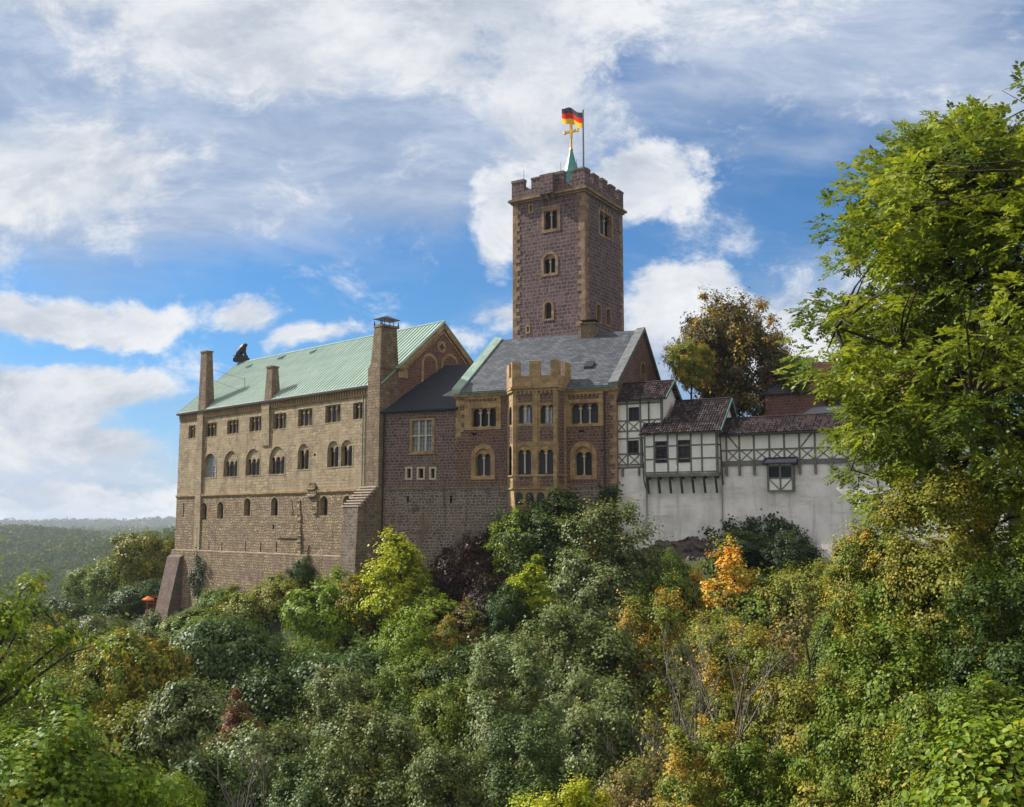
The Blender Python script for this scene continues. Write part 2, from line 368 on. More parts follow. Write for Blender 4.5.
M_redroof = roof_mat('red_tile', (.34, .13, .07), (.22, .085, .055), (.12, .05, .04), .3, .3, .015, .7, .4)

# ------------------------------------------------------------------ ground
def sstep(a, b, x): q = np.clip((x - a) / (b - a), 0, 1); return q * q * (3 - 2 * q)
_rs = np.random.RandomState(3)
_wv = [(_rs.uniform(-1, 1), _rs.uniform(-1, 1), _rs.uniform(0, 6.28)) for _ in range(10)]
def wob(x, y, L):
    z = 0
    for i, (a, b, p) in enumerate(_wv): z = z + np.sin((a * x + b * y) * 6.28 / L * (1 + i * .35) + p) / (1 + i * .5)
    return z / 3
XF = [-90, -41, -14, -12, 9, 23, 60, 120]; YF = [165, 120, 95, 93.5, 84.5, 77.5, 58, 30]
XB = [-100, -62, -45, -40, -30, -14, 8, 12, 23, 60]; ZB = [-60, -32, -13, -10.0, -8.5, -6.5, -5.2, -2.6, -2.6, -2]
def ground(x, y):
    x = np.asarray(x, float); y = np.asarray(y, float)
    yf = np.interp(x, XF, YF); zb = np.interp(x, XB, ZB)
    d = (yf - y) * .76
    zc = zb - .80 * np.maximum(d - .4, 0) + np.where(d < 0, (np.minimum(4, zb + 10) - zb) * sstep(-3, -14, d) * (x > -41), 0)
    zc = zc - np.maximum(-d - 34, 0) * .6
    rc = np.hypot(x * .8, y)
    zk = -1.75 - .66 * np.maximum(rc - 1.2, 0)
    fl = -31 + .22 * np.minimum(x, 0) + .12 * np.maximum(x, 0)
    k = 3.0
    z = k * np.log(np.exp(zc / k) + np.exp(zk / k) + np.exp(fl / k))
    z = z + wob(x, y, 26) * .5 * sstep(3, 12, np.hypot(x, y)) * (1 - sstep(-3, 1, -d))
    r = np.hypot(x, y)
    far = np.interp(r, [150, 300, 600, 1000, 1600, 2500, 3200, 9000], [-50, -78, -72, -62, -48, -33, -46, -190]) + wob(x, y, 900) * 7 * sstep(300, 1200, r) + wob(x, y, 240) * 3 + wob(x + 90, y * .3, 420) * 17 * sstep(1800, 2400, r) + wob(x + 300, y, 520) * 22 * sstep(350, 700, r) * (1 - sstep(1500, 2300, r))
    far = far + 28 * np.exp(-((x + 350) / 190) ** 2 - ((y - 900) / 230) ** 2) + 20 * np.exp(-((x + 800) / 260) ** 2 - ((y - 1500) / 260) ** 2)
    far2 = far + 60 * np.exp(-((r - 4600) / 600) ** 2)
    b = sstep(150, 270, np.hypot(x, y - 70))
    return z * (1 - b) + far2 * b

def g1(x, y): return float(ground(x, y))

def ground_mesh():
    n = 330; q = np.linspace(-1, 1, n); s = np.sinh(q * 5.2) / np.sinh(5.2)
    X, Y = np.meshgrid(s * 7000 - 5, s * 7000 + 62); Z = ground(X, Y)
    V = np.stack([X, Y, Z], -1).reshape(-1, 3)
    i = np.arange(n - 1); I, J = np.meshgrid(i, i); a = (J * n + I).reshape(-1)
    F = np.stack([a, a + 1, a + n + 1, a + n], 1)
    me = bpy.data.meshes.new('ground'); me.from_pydata(V.tolist(), [], F.tolist()); me.polygons.foreach_set('use_smooth', [True] * len(F))
    m, t, b = new_mat('ground_soil')
    tc = t.node('ShaderNodeTexCoord').outputs['Object']
    c = t.mix(t.smooth(t.noise(tc, .25, 6, .65), .4, .6), (.035, .045, .015, 1), (.055, .04, .025, 1))
    c = t.mix(t.smooth(t.noise(tc, 2.0, 5, .65), .45, .6), c, (.03, .05, .014, 1))
    t.put(b.inputs['Base Color'], c); b.inputs['Roughness'].default_value = 1
    me.materials.append(m); me.update()
    o = bpy.data.objects.new('ground', me); COL.objects.link(o); tag(o, kind='structure')
ground_mesh()

# ------------------------------------------------------------------ window builder
def arch_pts(u0, u1, z0, zs, n=10, close=True):
    """outline: bottom-left, bottom-right, up, semicircle back to left"""
    r = (u1 - u0) / 2; c = (u0 + u1) / 2
    return [(u0, z0), (u1, z0)] + [(c + r * math.cos(math.pi * i / n), zs + r * math.sin(math.pi * i / n)) for i in range(n + 1)]
def rect_pts(u0, u1, z0, z1): return [(u0, z0), (u1, z0), (u1, z1), (u0, z1)]

def window(B, F, u0, u1, z0, z1, shape='arch', n=2, ring=.25, proud=.05, depth=.45, framem=None, glass=None, cols=True, colm=None, flatplate=False, holes=None, bars=False, name='window', panel=None, sill=False):
    framem = framem or M_sand; glass = glass or M_glassdark; colm = colm or M_pale
    w = u1 - u0
    if shape == 'arch': zs = z1 - w / 2; outer = arch_pts(u0, u1, z0, zs, 12)
    else: zs = z1; outer = rect_pts(u0, u1, z0, z1)
    if holes is not None: holes.append(outer)
    mb = MB()
    # reveal
    cz = (z0 + z1) / 2; cu = (u0 + u1) / 2
    for i in range(len(outer)):
        a, b = outer[i], outer[(i + 1) % len(outer)]
        mid = F.P((a[0] + b[0]) / 2, (a[1] + b[1]) / 2, -.2)
        mb.face([F.P(*a, 0), F.P(*b, 0), F.P(*b, -depth), F.P(*a, -depth)], F.P(cu, cz, -.2) - mid)
    # surround
    if ring > 0 and proud > 0:
        if panel: oo = rect_pts(*panel)
        elif shape == 'arch': oo = arch_pts(u0 - ring, u1 + ring, z0 - ring * .8, zs, 12)
        else: oo = rect_pts(u0 - ring, u1 + ring, z0 - ring, z1 + ring)
        mb.wall(F, oo, [outer], proud)
        for lp, sg in ((oo, 1), (outer, -1)):
            for i in range(len(lp)):
                a, b = lp[i], lp[(i + 1) % len(lp)]
                nn = (F.P((a[0] + b[0]) / 2, (a[1] + b[1]) / 2) - F.P(cu, cz)) * sg
                mb.face([F.P(*a, 0), F.P(*b, 0), F.P(*b, proud), F.P(*a, proud)], nn)
    if sill: mb.fbox(F, u0 - ring - .08, u1 + ring + .08, z0 - ring - .12, z0 - ring, 0, proud + .1)
    # tracery plate with n small arches
    if n >= 1 and shape in ('arch', 'lights'):
        lw = w / n; pier = min(.16, lw * .22)
        rr = (lw - pier) / 2
        zsp = (zs - rr * (.1 if shape == 'arch' else 0)) if shape == 'arch' else z1 - rr - .02
        if shape == 'arch' and n > 1: zsp = zs - .02
        up = [p for p in outer if p[1] >= zsp - 1e-6] if shape == 'arch' else [(u1, z1), (u0, z1)]
        if shape == 'arch' and n == 1: up = None
        if up:
            poly = [(u1, zsp)] + [p for p in up if p[1] > zsp + .01] + [(u0, zsp)]
            for k in range(n):
                cc = u0 + lw * (k + .5)
                poly += [(cc - rr * math.cos(math.pi * i / 8), zsp + rr * .98 * math.sin(math.pi * i / 8)) for i in range(9)]
            pp = []
            for q in poly:
                if not pp or (abs(q[0] - pp[-1][0]) + abs(q[1] - pp[-1][1])) > 1e-4: pp.append(q)
            mb.prism([F.P(a, b, -.14) for a, b in pp], -F.N * .2)
            if not cols or n == 1:
                pass
    fr = mb.build(name, framem, B.root, B.zb)
    # colonnettes
    if shape in ('arch', 'lights') and n > 1 and cols:
        lw = w / n
        zt = zsp
        for k in range(1, n):
            cm = MB()
            uu = u0 + lw * k; cr = min(.075, lw * .13)
            cm.tube(F.P(uu, z0 + .1, -.22), F.P(uu, zt - .16, -.22), cr, n=8)
            cm.fbox(F, uu - cr * 1.7, uu + cr * 1.7, zt - .16, zt - .002, -.34, -.1)
            cm.fbox(F, uu - cr * 1.6, uu + cr * 1.6, z0 + .003, z0 + .1, -.34, -.1)
            cm.build('column', colm, fr, B.zb)
    if bars:
        bm = MB(); nb = n if n > 1 else 2
        for k in range(1, nb): bm.fbox(F, u0 + w * k / nb - .04, u0 + w * k / nb + .04, z0, z1 - (w / 2 if shape == 'arch' else 0), -depth + .03, -depth + .12)
        nr = bars if bars > 1 else 2
        for k in range(1, nr): bm.fbox(F, u0, u1, z0 + (z1 - z0) * k / nr - .035, z0 + (z1 - z0) * k / nr + .035, -depth + .02, -depth + .09)
        bm.fbox(F, u0, u0 + .06, z0, z1 - (w / 2 if shape == 'arch' else 0), -depth + .03, -depth + .1)
        bm.fbox(F, u1 - .06, u1, z0, z1 - (w / 2 if shape == 'arch' else 0), -depth + .03, -depth + .1)
        bm.build('casement', M_dtimber if glass is M_glassdark else M_pale, fr, B.zb)
    pm = MB(); pm.wall(F, [(a, b) for a, b in outer], [], -depth + .01)
    pm.build('pane', glass, fr, B.zb)
    return fr

class Bld:
    def __init__(s, name, x, y, zb, dirx, label, cat, group=None):
        s.rz = math.atan2(dirx[1], dirx[0]); s.o = Vector((x, y, 0)); s.zb = zb
        s.root = thing(name, (x, y, zb), s.rz, label, cat, group)
        s.X = Vector((math.cos(s.rz), math.sin(s.rz), 0)); s.Y = Vector((-s.X.y, s.X.x, 0))
        s.front = Face((0, 0, 0), (1, 0, 0), (0, -1, 0))
    def at(s, px, py, F=None):
        """where the sight line through a pixel meets a wall plane: (u, z) on that plane"""
        F = F or s.front
        o = s.o + s.X * F.o.x + s.Y * F.o.y; N = s.X * F.N.x + s.Y * F.N.y; U = s.X * F.U.x + s.Y * F.U.y
        r = ray(px, py); k = o.dot(N) / r.dot(N); p = r * k
        return (p - o).dot(U), p.z
    def rect(s, x0, y0, x1, y1, F=None):
        """window box from pixel box -> u0,u1,z0,z1"""
        a = s.at(x0, (y0 + y1) / 2, F)[0]; b = s.at(x1, (y0 + y1) / 2, F)[0]; m = (x0 + x1) / 2
        return a, b, s.at(m, y1, F)[1], s.at(m, y0, F)[1]
    def world(s, u, v, z): return s.o + s.X * u + s.Y * v + Vector((0, 0, z))

def slit(B, F, u, z0, z1, w, holes, name='slit_opening'):
    o = rect_pts(u - w / 2, u + w / 2, z0, z1); holes.append(o)
    mb = MB(); cu, cz = u, (z0 + z1) / 2
    for i in range(4):
        a, b = o[i], o[(i + 1) % 4]
        mb.face([F.P(*a, 0), F.P(*b, 0), F.P(*b, -.4), F.P(*a, -.4)], F.P(cu, cz) - F.P((a[0] + b[0]) / 2, (a[1] + b[1]) / 2))
    mb.face([F.P(*p, -.4) for p in o], F.N)
    mb.build(name, M_iron, B.root, B.zb)

# ------------------------------------------------------------------ the palace
A_DIR = (.7266, -.687)
C0 = (-12.38, 93.0)
def palace():
    B = Bld('palace', C0[0], C0[1], -12.0, A_DIR, 'long tan sandstone palace with pale green copper roof and three rows of arched windows', 'palace')
    F = B.front; L = -38.9; D = 15.6; ze = 13.0; zr = 19.85
    G = Face((0, 0, 0), (0, 1, 0), (1, 0, 0))
    zl = -3.5   # lower ledge, wall steps out below
    hu, hl = [], []
    for (x0, y0, x1, y1, n) in ((188.7, 425.4, 195.2, 438.3, 2), (205.5, 423, 216.6, 436.6, 3), (227.3, 420, 238.6, 433.6, 3), (249.6, 416.7, 261.6, 431.2, 3),
                                (273.5, 413.4, 286, 428.9, 3), (298.3, 408.7, 312.2, 425.9, 3), (325.5, 404.8, 340.5, 422.3, 3), (353.2, 402.7, 362.8, 419, 2)):
        window(B, F, *B.rect(x0, y0, x1, y1), shape='lights', n=n, ring=.08, proud=.02, depth=.38, holes=hu, framem=M_palace, colm=M_sand)
    for i, (x0, y0, x1, y1, n) in enumerate(((203.9, 453.5, 216, 477.4, 2), (224, 451.2, 237.7, 476.5, 3), (246, 449, 260, 475.3, 3), (269.5, 446.5, 284.8, 474, 3),
                                (298, 444, 309, 469.2, 2), (327.6, 441, 338.7, 466.9, 2), (341, 440, 352.3, 466, 2))):
        window(B, F, *B.rect(x0, y0, x1, y1), shape='arch', n=1 if i == 0 else n, ring=.16, proud=.03, depth=.5, holes=hu, framem=M_palace, colm=M_chim, glass=M_glasslight if i == 0 else None, bars=4 if i == 0 else False)
    for (x0, y0, x1, y1) in ((200.9, 502.6, 207, 519.7), (217.3, 501.6, 223.4, 518.7), (244, 498, 250.5, 516), (271, 497.4, 278, 515.7), (320, 496, 327.9, 515.5), (342.9, 495.5, 351, 515.5)):
        window(B, F, *B.rect(x0, y0, x1, y1), shape='arch', n=1, ring=.12, proud=.03, depth=.55, holes=hu, framem=M_palace)
    slit(B, F, B.at(183.6, 510)[0], B.at(183.6, 517)[1], B.at(183.6, 503)[1], .2, hu)
    slit(B, F, B.at(314.8, 454.7)[0], B.at(315, 456)[1], B.at(315, 453.5)[1], .3, hu)
    slit(B, F, B.at(273.5, 526)[0], B.at(273.5, 529)[1], B.at(273.5, 524.5)[1], .3, hu)
    for px in (196.9, 209, 222, 245.6, 260.9, 276.6):
        slit(B, F, B.at(px, 547)[0], zl + .15, B.at(px, 542)[1], .17, hu)
    m = MB()
    m.wall(F, rect_pts(L, 0, 2.9, ze), [h for h in hu if h[0][1] > 2.9])
    m.wall(G, [(0, -14), (D, -14), (D, ze), (D / 2, zr - .1), (0, ze)], [])
    m.face([(L, D, -14), (0, D, -14), (0, D, ze), (L, D, ze)], (0, 1, 0))
    Gl = Face((L, 0, 0), (0, 1, 0), (-1, 0, 0)); m.wall(Gl, [(0, -14), (D, -14), (D, ze), (D / 2, zr - .1), (0, ze)])
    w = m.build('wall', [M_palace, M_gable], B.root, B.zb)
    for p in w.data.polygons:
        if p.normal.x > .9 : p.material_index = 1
    m = MB()
    m.wall(F, rect_pts(L, 0, zl, 2.9), [h for h in hu if h[0][1] < 2.9], .02)
    m.wall(F, rect_pts(L - .3, .0, -14, zl), [], .35)
    m.face([F.P(L - .3, zl, .35), F.P(0, zl, .35), F.P(0, zl + .12, .02), F.P(L, zl + .12, .02)], (0, -.3, 1))
    m.face([(L - .3, -.35, -14), (L - .3, D, -14), (L - .3, D, zl), (L - .3, -.35, zl)], (-1, 0, 0))
    m.face([F.P(L, 2.9, 0), F.P(0, 2.9, 0), F.P(0, 2.9, .02), F.P(L, 2.9, .02)], (0, 0, 1))
    m.build('lower_wall', M_palacelow, B.root, B.zb)
    # string course
    m = MB(); m.fbox(F, L - .05, 0, 2.86, 3.02, .022, .17); m.hexa([F.P(L - .05, 2.72, .022), F.P(0, 2.72, .022), F.P(0, 2.72, .06), F.P(L - .05, 2.72, .06), F.P(L - .05, 2.86, .022), F.P(0, 2.86, .022), F.P(0, 2.86, .14), F.P(L - .05, 2.86, .14)])
    m.build('string_course', M_sand, B.root, B.zb)
    # cornice with dentil frieze
    m = MB(); m.fbox(F, L - .15, -1.9, ze - .28, ze - .02, .0, .38); m.fbox(F, L, -1.9, ze - .95, ze - .80, 0, .12)
    u = L + .2
    while u < -2.1: m.fbox(F, u, u + .17, ze - .78, ze - .30, .002, .22); u += .42
    m.fbox(F, -1.9, 0, ze - .28, ze - .02, 0, .02)
    m.build('cornice', M_sand, B.root, B.zb)
    # ruined stub walls and patches on the lower front
    rr = random.Random(5)
    m = MB()
    def stub(px, y0, y1, w, dd):
        u, z1 = B.at(px, y0); z0 = B.at(px, y1)[1]; n = max(3, int((z1 - z0) / .3)); L_ = []; R_ = []; j = 0
        for k in range(n + 1):
            t_ = k / n; j += rr.uniform(-.12, .12); ww = w / 2 * rr.uniform(.65, 1.1) * (1 - .35 * t_ ** 3)
            L_.append((u + j - ww, z0 + (z1 - z0) * t_)); R_.append((u + j + ww, z0 + (z1 - z0) * t_ + rr.uniform(-.06, .06)))
        m = MB()
        for k in range(n):
            d0 = dd * rr.uniform(.6, 1.1) * (1 - .5 * k / n); d1 = dd * rr.uniform(.6, 1.1) * (1 - .5 * (k + 1) / n)
            a, b, c, d = L_[k], R_[k], R_[k + 1], L_[k + 1]
            m.hexa([F.P(*a, 0), F.P(*b, 0), F.P(*b, d0 * .8), F.P(*a, d0), F.P(*d, 0), F.P(*c, 0), F.P(*c, d1 * .8), F.P(*d, d1)])
        m.build('broken_masonry', M_palacelow, B.root, B.zb)
    stub(313, 483, 497, 1.5, .5); stub(303, 499, 552, .6, .3); stub(316, 494, 513, .8, .3)
    stub(307, 545, 578, .8, .4); stub(327, 552, 576, 1.9, .22); stub(292, 500, 514, .4, .15)
    m.fbox(F, B.at(277, 540)[0], B.at(303, 535)[0], B.at(290, 538)[1], B.at(290, 536.8)[1], 0.02, .14)
    m.build('ledge', M_palacelow, B.root, B.zb)
    # roof with standing seams
    ov = .28; m = MB(); sl = (zr - ze) / (D / 2)
    yR = D / 2; ey = -ov; ez = ze - ov * sl + .12; th = .16
    for sgn in (0, 1):
        fy = (lambda y: y) if sgn == 0 else (lambda y: D - y)
        m.hexa([(L - .12, fy(ey), ez), (.25, fy(ey), ez), (.25, fy(yR), zr + .12), (L - .12, fy(yR), zr + .12),
                (L - .12, fy(ey), ez + th), (.25, fy(ey), ez + th), (.25, fy(yR), zr + .12 + th), (L - .12, fy(yR), zr + .12 + th)])
    u = L - .1
    while u < .25:
        m.hexa([(u, ey, ez + th), (u + .06, ey, ez + th), (u + .06, yR, zr + .12 + th), (u, yR, zr + .12 + th),
                (u, ey, ez + th + .12), (u + .06, ey, ez + th + .12), (u + .06, yR, zr + .24 + th), (u, yR, zr + .24 + th)])
        u += .62
    m.tube((L - .12, yR, zr + .32), (.25, yR, zr + .32), .09, n=6)
    rf = m.build('roof', M_copper, B.root, B.zb, 'roof')
    g = MB(); g.fbox(F, L - .15, -1.95, ez - .12, ez + .06, ov, ov + .16); g.build('gutter', M_iron, rf, B.zb)
    for px, py in ((251, 366), (283, 357.5), (315, 351.5)):       # small vents below the ridge
        # point on roof plane
        n = (B.Y * (-sl) + Vector((0, 0, 1))).normalized(); o = B.o + Vector((0, 0, ze + .2)); r = ray(px, py); k = o.dot(n) / r.dot(n); p = r * k - B.o
        u, v, z = p.dot(B.X), p.dot(B.Y), p.z
        q = MB(); q.prism([(u - .35, v - .55, z - .05), (u - .35, v + .3, z + .35), (u - .35, v + .3, z - .1), (u - .35, v - .5, z - .5)], (.7, 0, 0)); q.build('roof_vent', M_patina, rf, B.zb)
    # verge moulding on the gable
    m = MB()
    for a, b in (((2.35, ze + (2.35 + 0) * sl + .02), (D / 2, zr + .02)), ((D / 2, zr + .02), (D + .45, ze - .42))):
        m.beam(G, a[0], a[1] - .2, b[0], b[1] - .2, .42, .0, .22)
    m.beam(G, 2.5, ze + 2.5 * sl - .65, D / 2, zr - .75, .16, 0, .08); m.beam(G, D / 2, zr - .75, D - .3, ze - .7, .16, 0, .08)
    m.build('verge_moulding', M_sand, B.root, B.zb)
    # gable oculus, blind arches
    hu2 = []
    u, z = B.at(441.5, 347, G)
    m = MB(); ring = [(u + .62 * math.cos(a * math.pi / 8), z + .62 * math.sin(a * math.pi / 8)) for a in range(16)]
    m.prism([G.P(a, b, 0) for a, b in ring], G.N * .05); oc = m.build('oculus', M_sand, B.root, B.zb)
    m = MB(); m.fbox(G, u - .3, u + .3, z - .11, z + .11, .05, .07); m.fbox(G, u - .11, u + .11, z - .3, z + .3, .051, .072); m.build('quatrefoil_shade', M_iron, oc, B.zb)  # dark cross laid on the disc, painting the shade of a pierced quatrefoil
    for px, py, ww in ((429.5, 364, .78), (450, 366, .95)):
        u, z = B.at(px, py, G); mm = MB()
        for i in range(10):
            a0, a1 = math.pi * i / 10, math.pi * (i + 1) / 10
            q = [(u + r_ * math.cos(a), z + r_ * math.sin(a)) for r_, a in ((ww, a0), (ww + .3, a0), (ww + .3, a1), (ww, a1))]
            mm.prism([G.P(a, b, 0) for a, b in q], G.N * .06)
        for sx in (-1, 1): mm.fbox(G, u + sx * (ww + .15) - .15, u + sx * (ww + .15) + .15, z - 2, z, 0, .06)
        mm.build('blind_arch', M_sand, B.root, B.zb)
    # chimneys rising out of the front with their pilasters
    for (a0, a1, b0, b1, yt, yb, pl0, pl1, ybot) in ((202, 212, 199.5, 211.4, 350, 408, 199, 204.5, 552), (268.4, 277.7, 266, 277.7, 365, 395, 263, 270.5, 446)):
        zt = B.at((a0 + a1) / 2, yt)[1]
        u0, u1 = B.at(a0, yt)[0], B.at(a1, yt)[0]; w0, w1 = B.at(b0, yb)[0], B.at(b1, yb)[0]
        wd = (u1 - u0) * .55; c = (u0 + u1) / 2 - .28; wb = (w1 - w0) * .62; cb = (w0 + w1) / 2 - .3
        m = MB(); m.hexa([(cb - wb / 2, -.3, ze - .3), (cb + wb / 2, -.3, ze - .3), (cb + wb / 2, .9, ze - .3), (cb - wb / 2, .9, ze - .3),
                          (c - wd / 2, -.25, zt - .3), (c + wd / 2, -.25, zt - .3), (c + wd / 2, .55, zt - .3), (c - wd / 2, .55, zt - .3)])
        m.box(c - wd / 2 - .08, c + wd / 2 + .08, -.33, .63, zt - .3, zt - .12)
        ch = m.build('chimney', M_chim, rf, B.zb)
        p0, p1 = B.at(pl0, 430)[0], B.at(pl1, 430)[0]; zb2 = B.at(pl0, ybot)[1]
        m = MB(); m.hexa([(p0, -.14, zb2), (p1, -.14, zb2), (p1, .1, zb2), (p0, .1, zb2), (p0, -.30, ze - .302), (p1, -.30, ze - .302), (p1, .1, ze - .302), (p0, .1, ze - .302)])
        m.build('pilaster', M_palace, B.root, B.zb)
    m = MB(); za = 17.8
    ua = B.at(205, 372)[0]
    for zz, e in ((17.6, 16.5), (16.4, 15.0)): m.tube((ua + .5, .6, zz + .3), (ua + 4.6, 2.6, e), .02, n=4)
    m.tube((ua + 4.6, 2.6, 15.2), (ua + 4.6, 2.6, 16.7), .03, n=4)
    m.build('stay_wire', M_iron, rf, B.zb)
    # great corner chimney pillar
    m = MB()
    def ring8(u0, u1, v0, v1, z): return [(u0, v0, z), (u1, v0, z), (u1, v1, z), (u0, v1, z)]
    m.hexa(ring8(-1.85, .12, -.45, 1.9, -12) + ring8(-1.7, .12, -.4, 1.95, 14.6))
    m.hexa(ring8(-1.7, .12, -.4, 1.95, 14.6) + ring8(-1.35, .11, -.36, 1.85, 15.0))
    m.hexa(ring8(-1.35, .11, -.36, 1.85, 15.0) + ring8(-.95, .1, -.30, 1.6, 18.5))
    m.box(-1.02, .26, -.36, 1.8, 18.5, 18.72); m.fbox(G, -.55, 2.4, 14.5, 14.62, .28, .36)
    pc = m.build('corner_chimney', M_chim, B.root, B.zb)
    m = MB()
    for uu in (-.95, .17):
        for vv in (-.3, 1.72): m.tube((uu, vv, 18.72), (uu * 1.05, vv, 19.15), .09, .03, n=5)
    for uu in (-.7, -.05):
        for vv in (.2, 1.3): m.tube((uu, vv, 18.72), (uu * .9, vv, 19.35), .035, n=5)
    bz = ring8(-1.15, .3, -.35, 1.85, 19.35); ap = (-.4, .75, 19.75)
    for i in range(4): m.face([bz[i], bz[(i + 1) % 4], ap], (0, 0, 1))
    m.box(-1.15, .3, -.35, 1.85, 19.30, 19.348)
    m.build('cowl', M_iron, pc, B.zb)
    # little niche on the gable side, tan quoins near pillar
    m = MB(); u, z = B.at(402, 373, G); m.fbox(G, u - .6, u + .6, z - .5, z + .5, 0, .14); m.fbox(G, u - .7, u + .7, z + .5, z + .65, 0, .25)
    m.build('console', M_sand, B.root, B.zb)
    # stepped buttress near the right end
    m = MB(); n = 8
    b0, b1 = -2.3, .05
    for k in range(n):
        d0 = .35 + k * .29; d1 = d0 + .29; zt = 3.1 - k * .26
        m.hexa([(b0, -d0, -12), (b1, -d0, -12), (b1, -d1 - .55 * (k == n - 1), -12), (b0, -d1 - .55 * (k == n - 1), -12), (b0, -d0, zt), (b1, -d0, zt), (b1, -d1, zt), (b0, -d1, zt)])
    bt = m.build('stepped_buttress', M_butt, B.root, B.zb)
    m = MB()
    for k in range(n):
        d0 = .35 + k * .29; zt = 3.1 - k * .26; m.box(b0 - .12, b1 + .1, -d0 - .36, -d0 + .0, zt + .002, zt + .10)
    m.build('coping_steps', M_pale, bt, B.zb)
    # battered buttress at the far left corner
    m = MB(); u0, u1 = -38.9, -36.2
    m.hexa([(u0 - .4, -.3, -14), (u1, -.3, -14), (u1, -2.7, -14), (u0 - .4, -2.7, -14), (u0 - .32, -.3, -4.0), (u1, -.3, -4.0), (u1, -.75, -4.3), (u0 - .32, -.75, -4.3)])
    m.build('battered_buttress', M_redbutt, B.root, B.zb)
    # drainpipes
    for px, ya, yb, mm_ in ((364.5, 384, 487, M_patina), (200.2, 480, 556, M_patina)):
        u, zt = B.at(px, ya); zt = min(zt, ze - .3); z0 = B.at(px, yb)[1]
        m = MB(); m.tube(F.P(u, z0, .12), F.P(u, zt, .12), .06, n=6)
        if px > 300: m.tube(F.P(u, z0, .12), F.P(u + .5, z0 - .8, .3), .08, n=6)
        m.build('drainpipe', mm_, B.root, B.zb)
    return B
PAL = palace()

# lion statue on the palace ridge
def skin_body(name, verts, edges, radii, mat, parent=None, loc=None, sub=1):
    me = bpy.data.meshes.new(name); me.from_pydata(verts, edges, []); me.materials.append(mat)
    o = bpy.data.objects.new(name, me); COL.objects.link(o)
    if parent: o.parent = parent
    md = o.modifiers.new('Skin', 'SKIN')
    sv_ = me.skin_vertices[0].data
    for i, r in enumerate(radii): sv_[i].radius = r if isinstance(r, tuple) else (r, r)
    sv_[0].use_root = True
    s2 = o.modifiers.new('Sub', 'SUBSURF'); s2.levels = sub; s2.render_levels = sub
    for p in me.polygons: p.use_smooth = True
    md.use_smooth_shade = True
    return o
def lion():
    p = PAL.world(-38.3, 7.8, 20.6)
    r = thing('lion_statue', tuple(p), R(-12), 'small black seated lion statue at the left end of the green ridge', 'statue')
    m = MB(); m.box(-.95, .95, -.4, .4, -.3, .2); m.box(-.8, .8, -.3, .3, .2, .4); m.build('plinth', M_iron, r)
    V = [(-.5, 0, .8), (-.12, 0, 1.05), (.2, 0, 1.35), (.3, 0, 1.7), (.52, 0, 1.9), (.82, 0, 1.8),
         (-.45, .28, .65), (-.1, .32, .75), (-.05, .32, .48), (.25, .32, .45), (-.45, -.28, .65), (-.1, -.32, .75), (-.05, -.32, .48), (.25, -.32, .45),
         (.38, .2, 1.05), (.55, .2, .5), (.78, .2, .45), (.38, -.2, 1.05), (.55, -.2, .5), (.78, -.2, .45),
         (-.85, 0, .5), (-1.0, 0, .45), (-1.1, 0, .6)]
    E_ = [(0, 1), (1, 2), (2, 3), (3, 4), (4, 5), (0, 6), (6, 7), (7, 8), (8, 9), (0, 10), (10, 11), (11, 12), (12, 13), (2, 14), (14, 15), (15, 16), (2, 17), (17, 18), (18, 19), (0, 20), (20, 21), (21, 22)]
    rad = [v * 1.15 for v in (.38, .36, .36, .34, .27, .15, .2, .17, .1, .09, .2, .17, .1, .09, .14, .09, .1, .14, .09, .1, .06, .05, .1)]
    skin_body('body', V, E_, rad, M_iron, r)
lion()

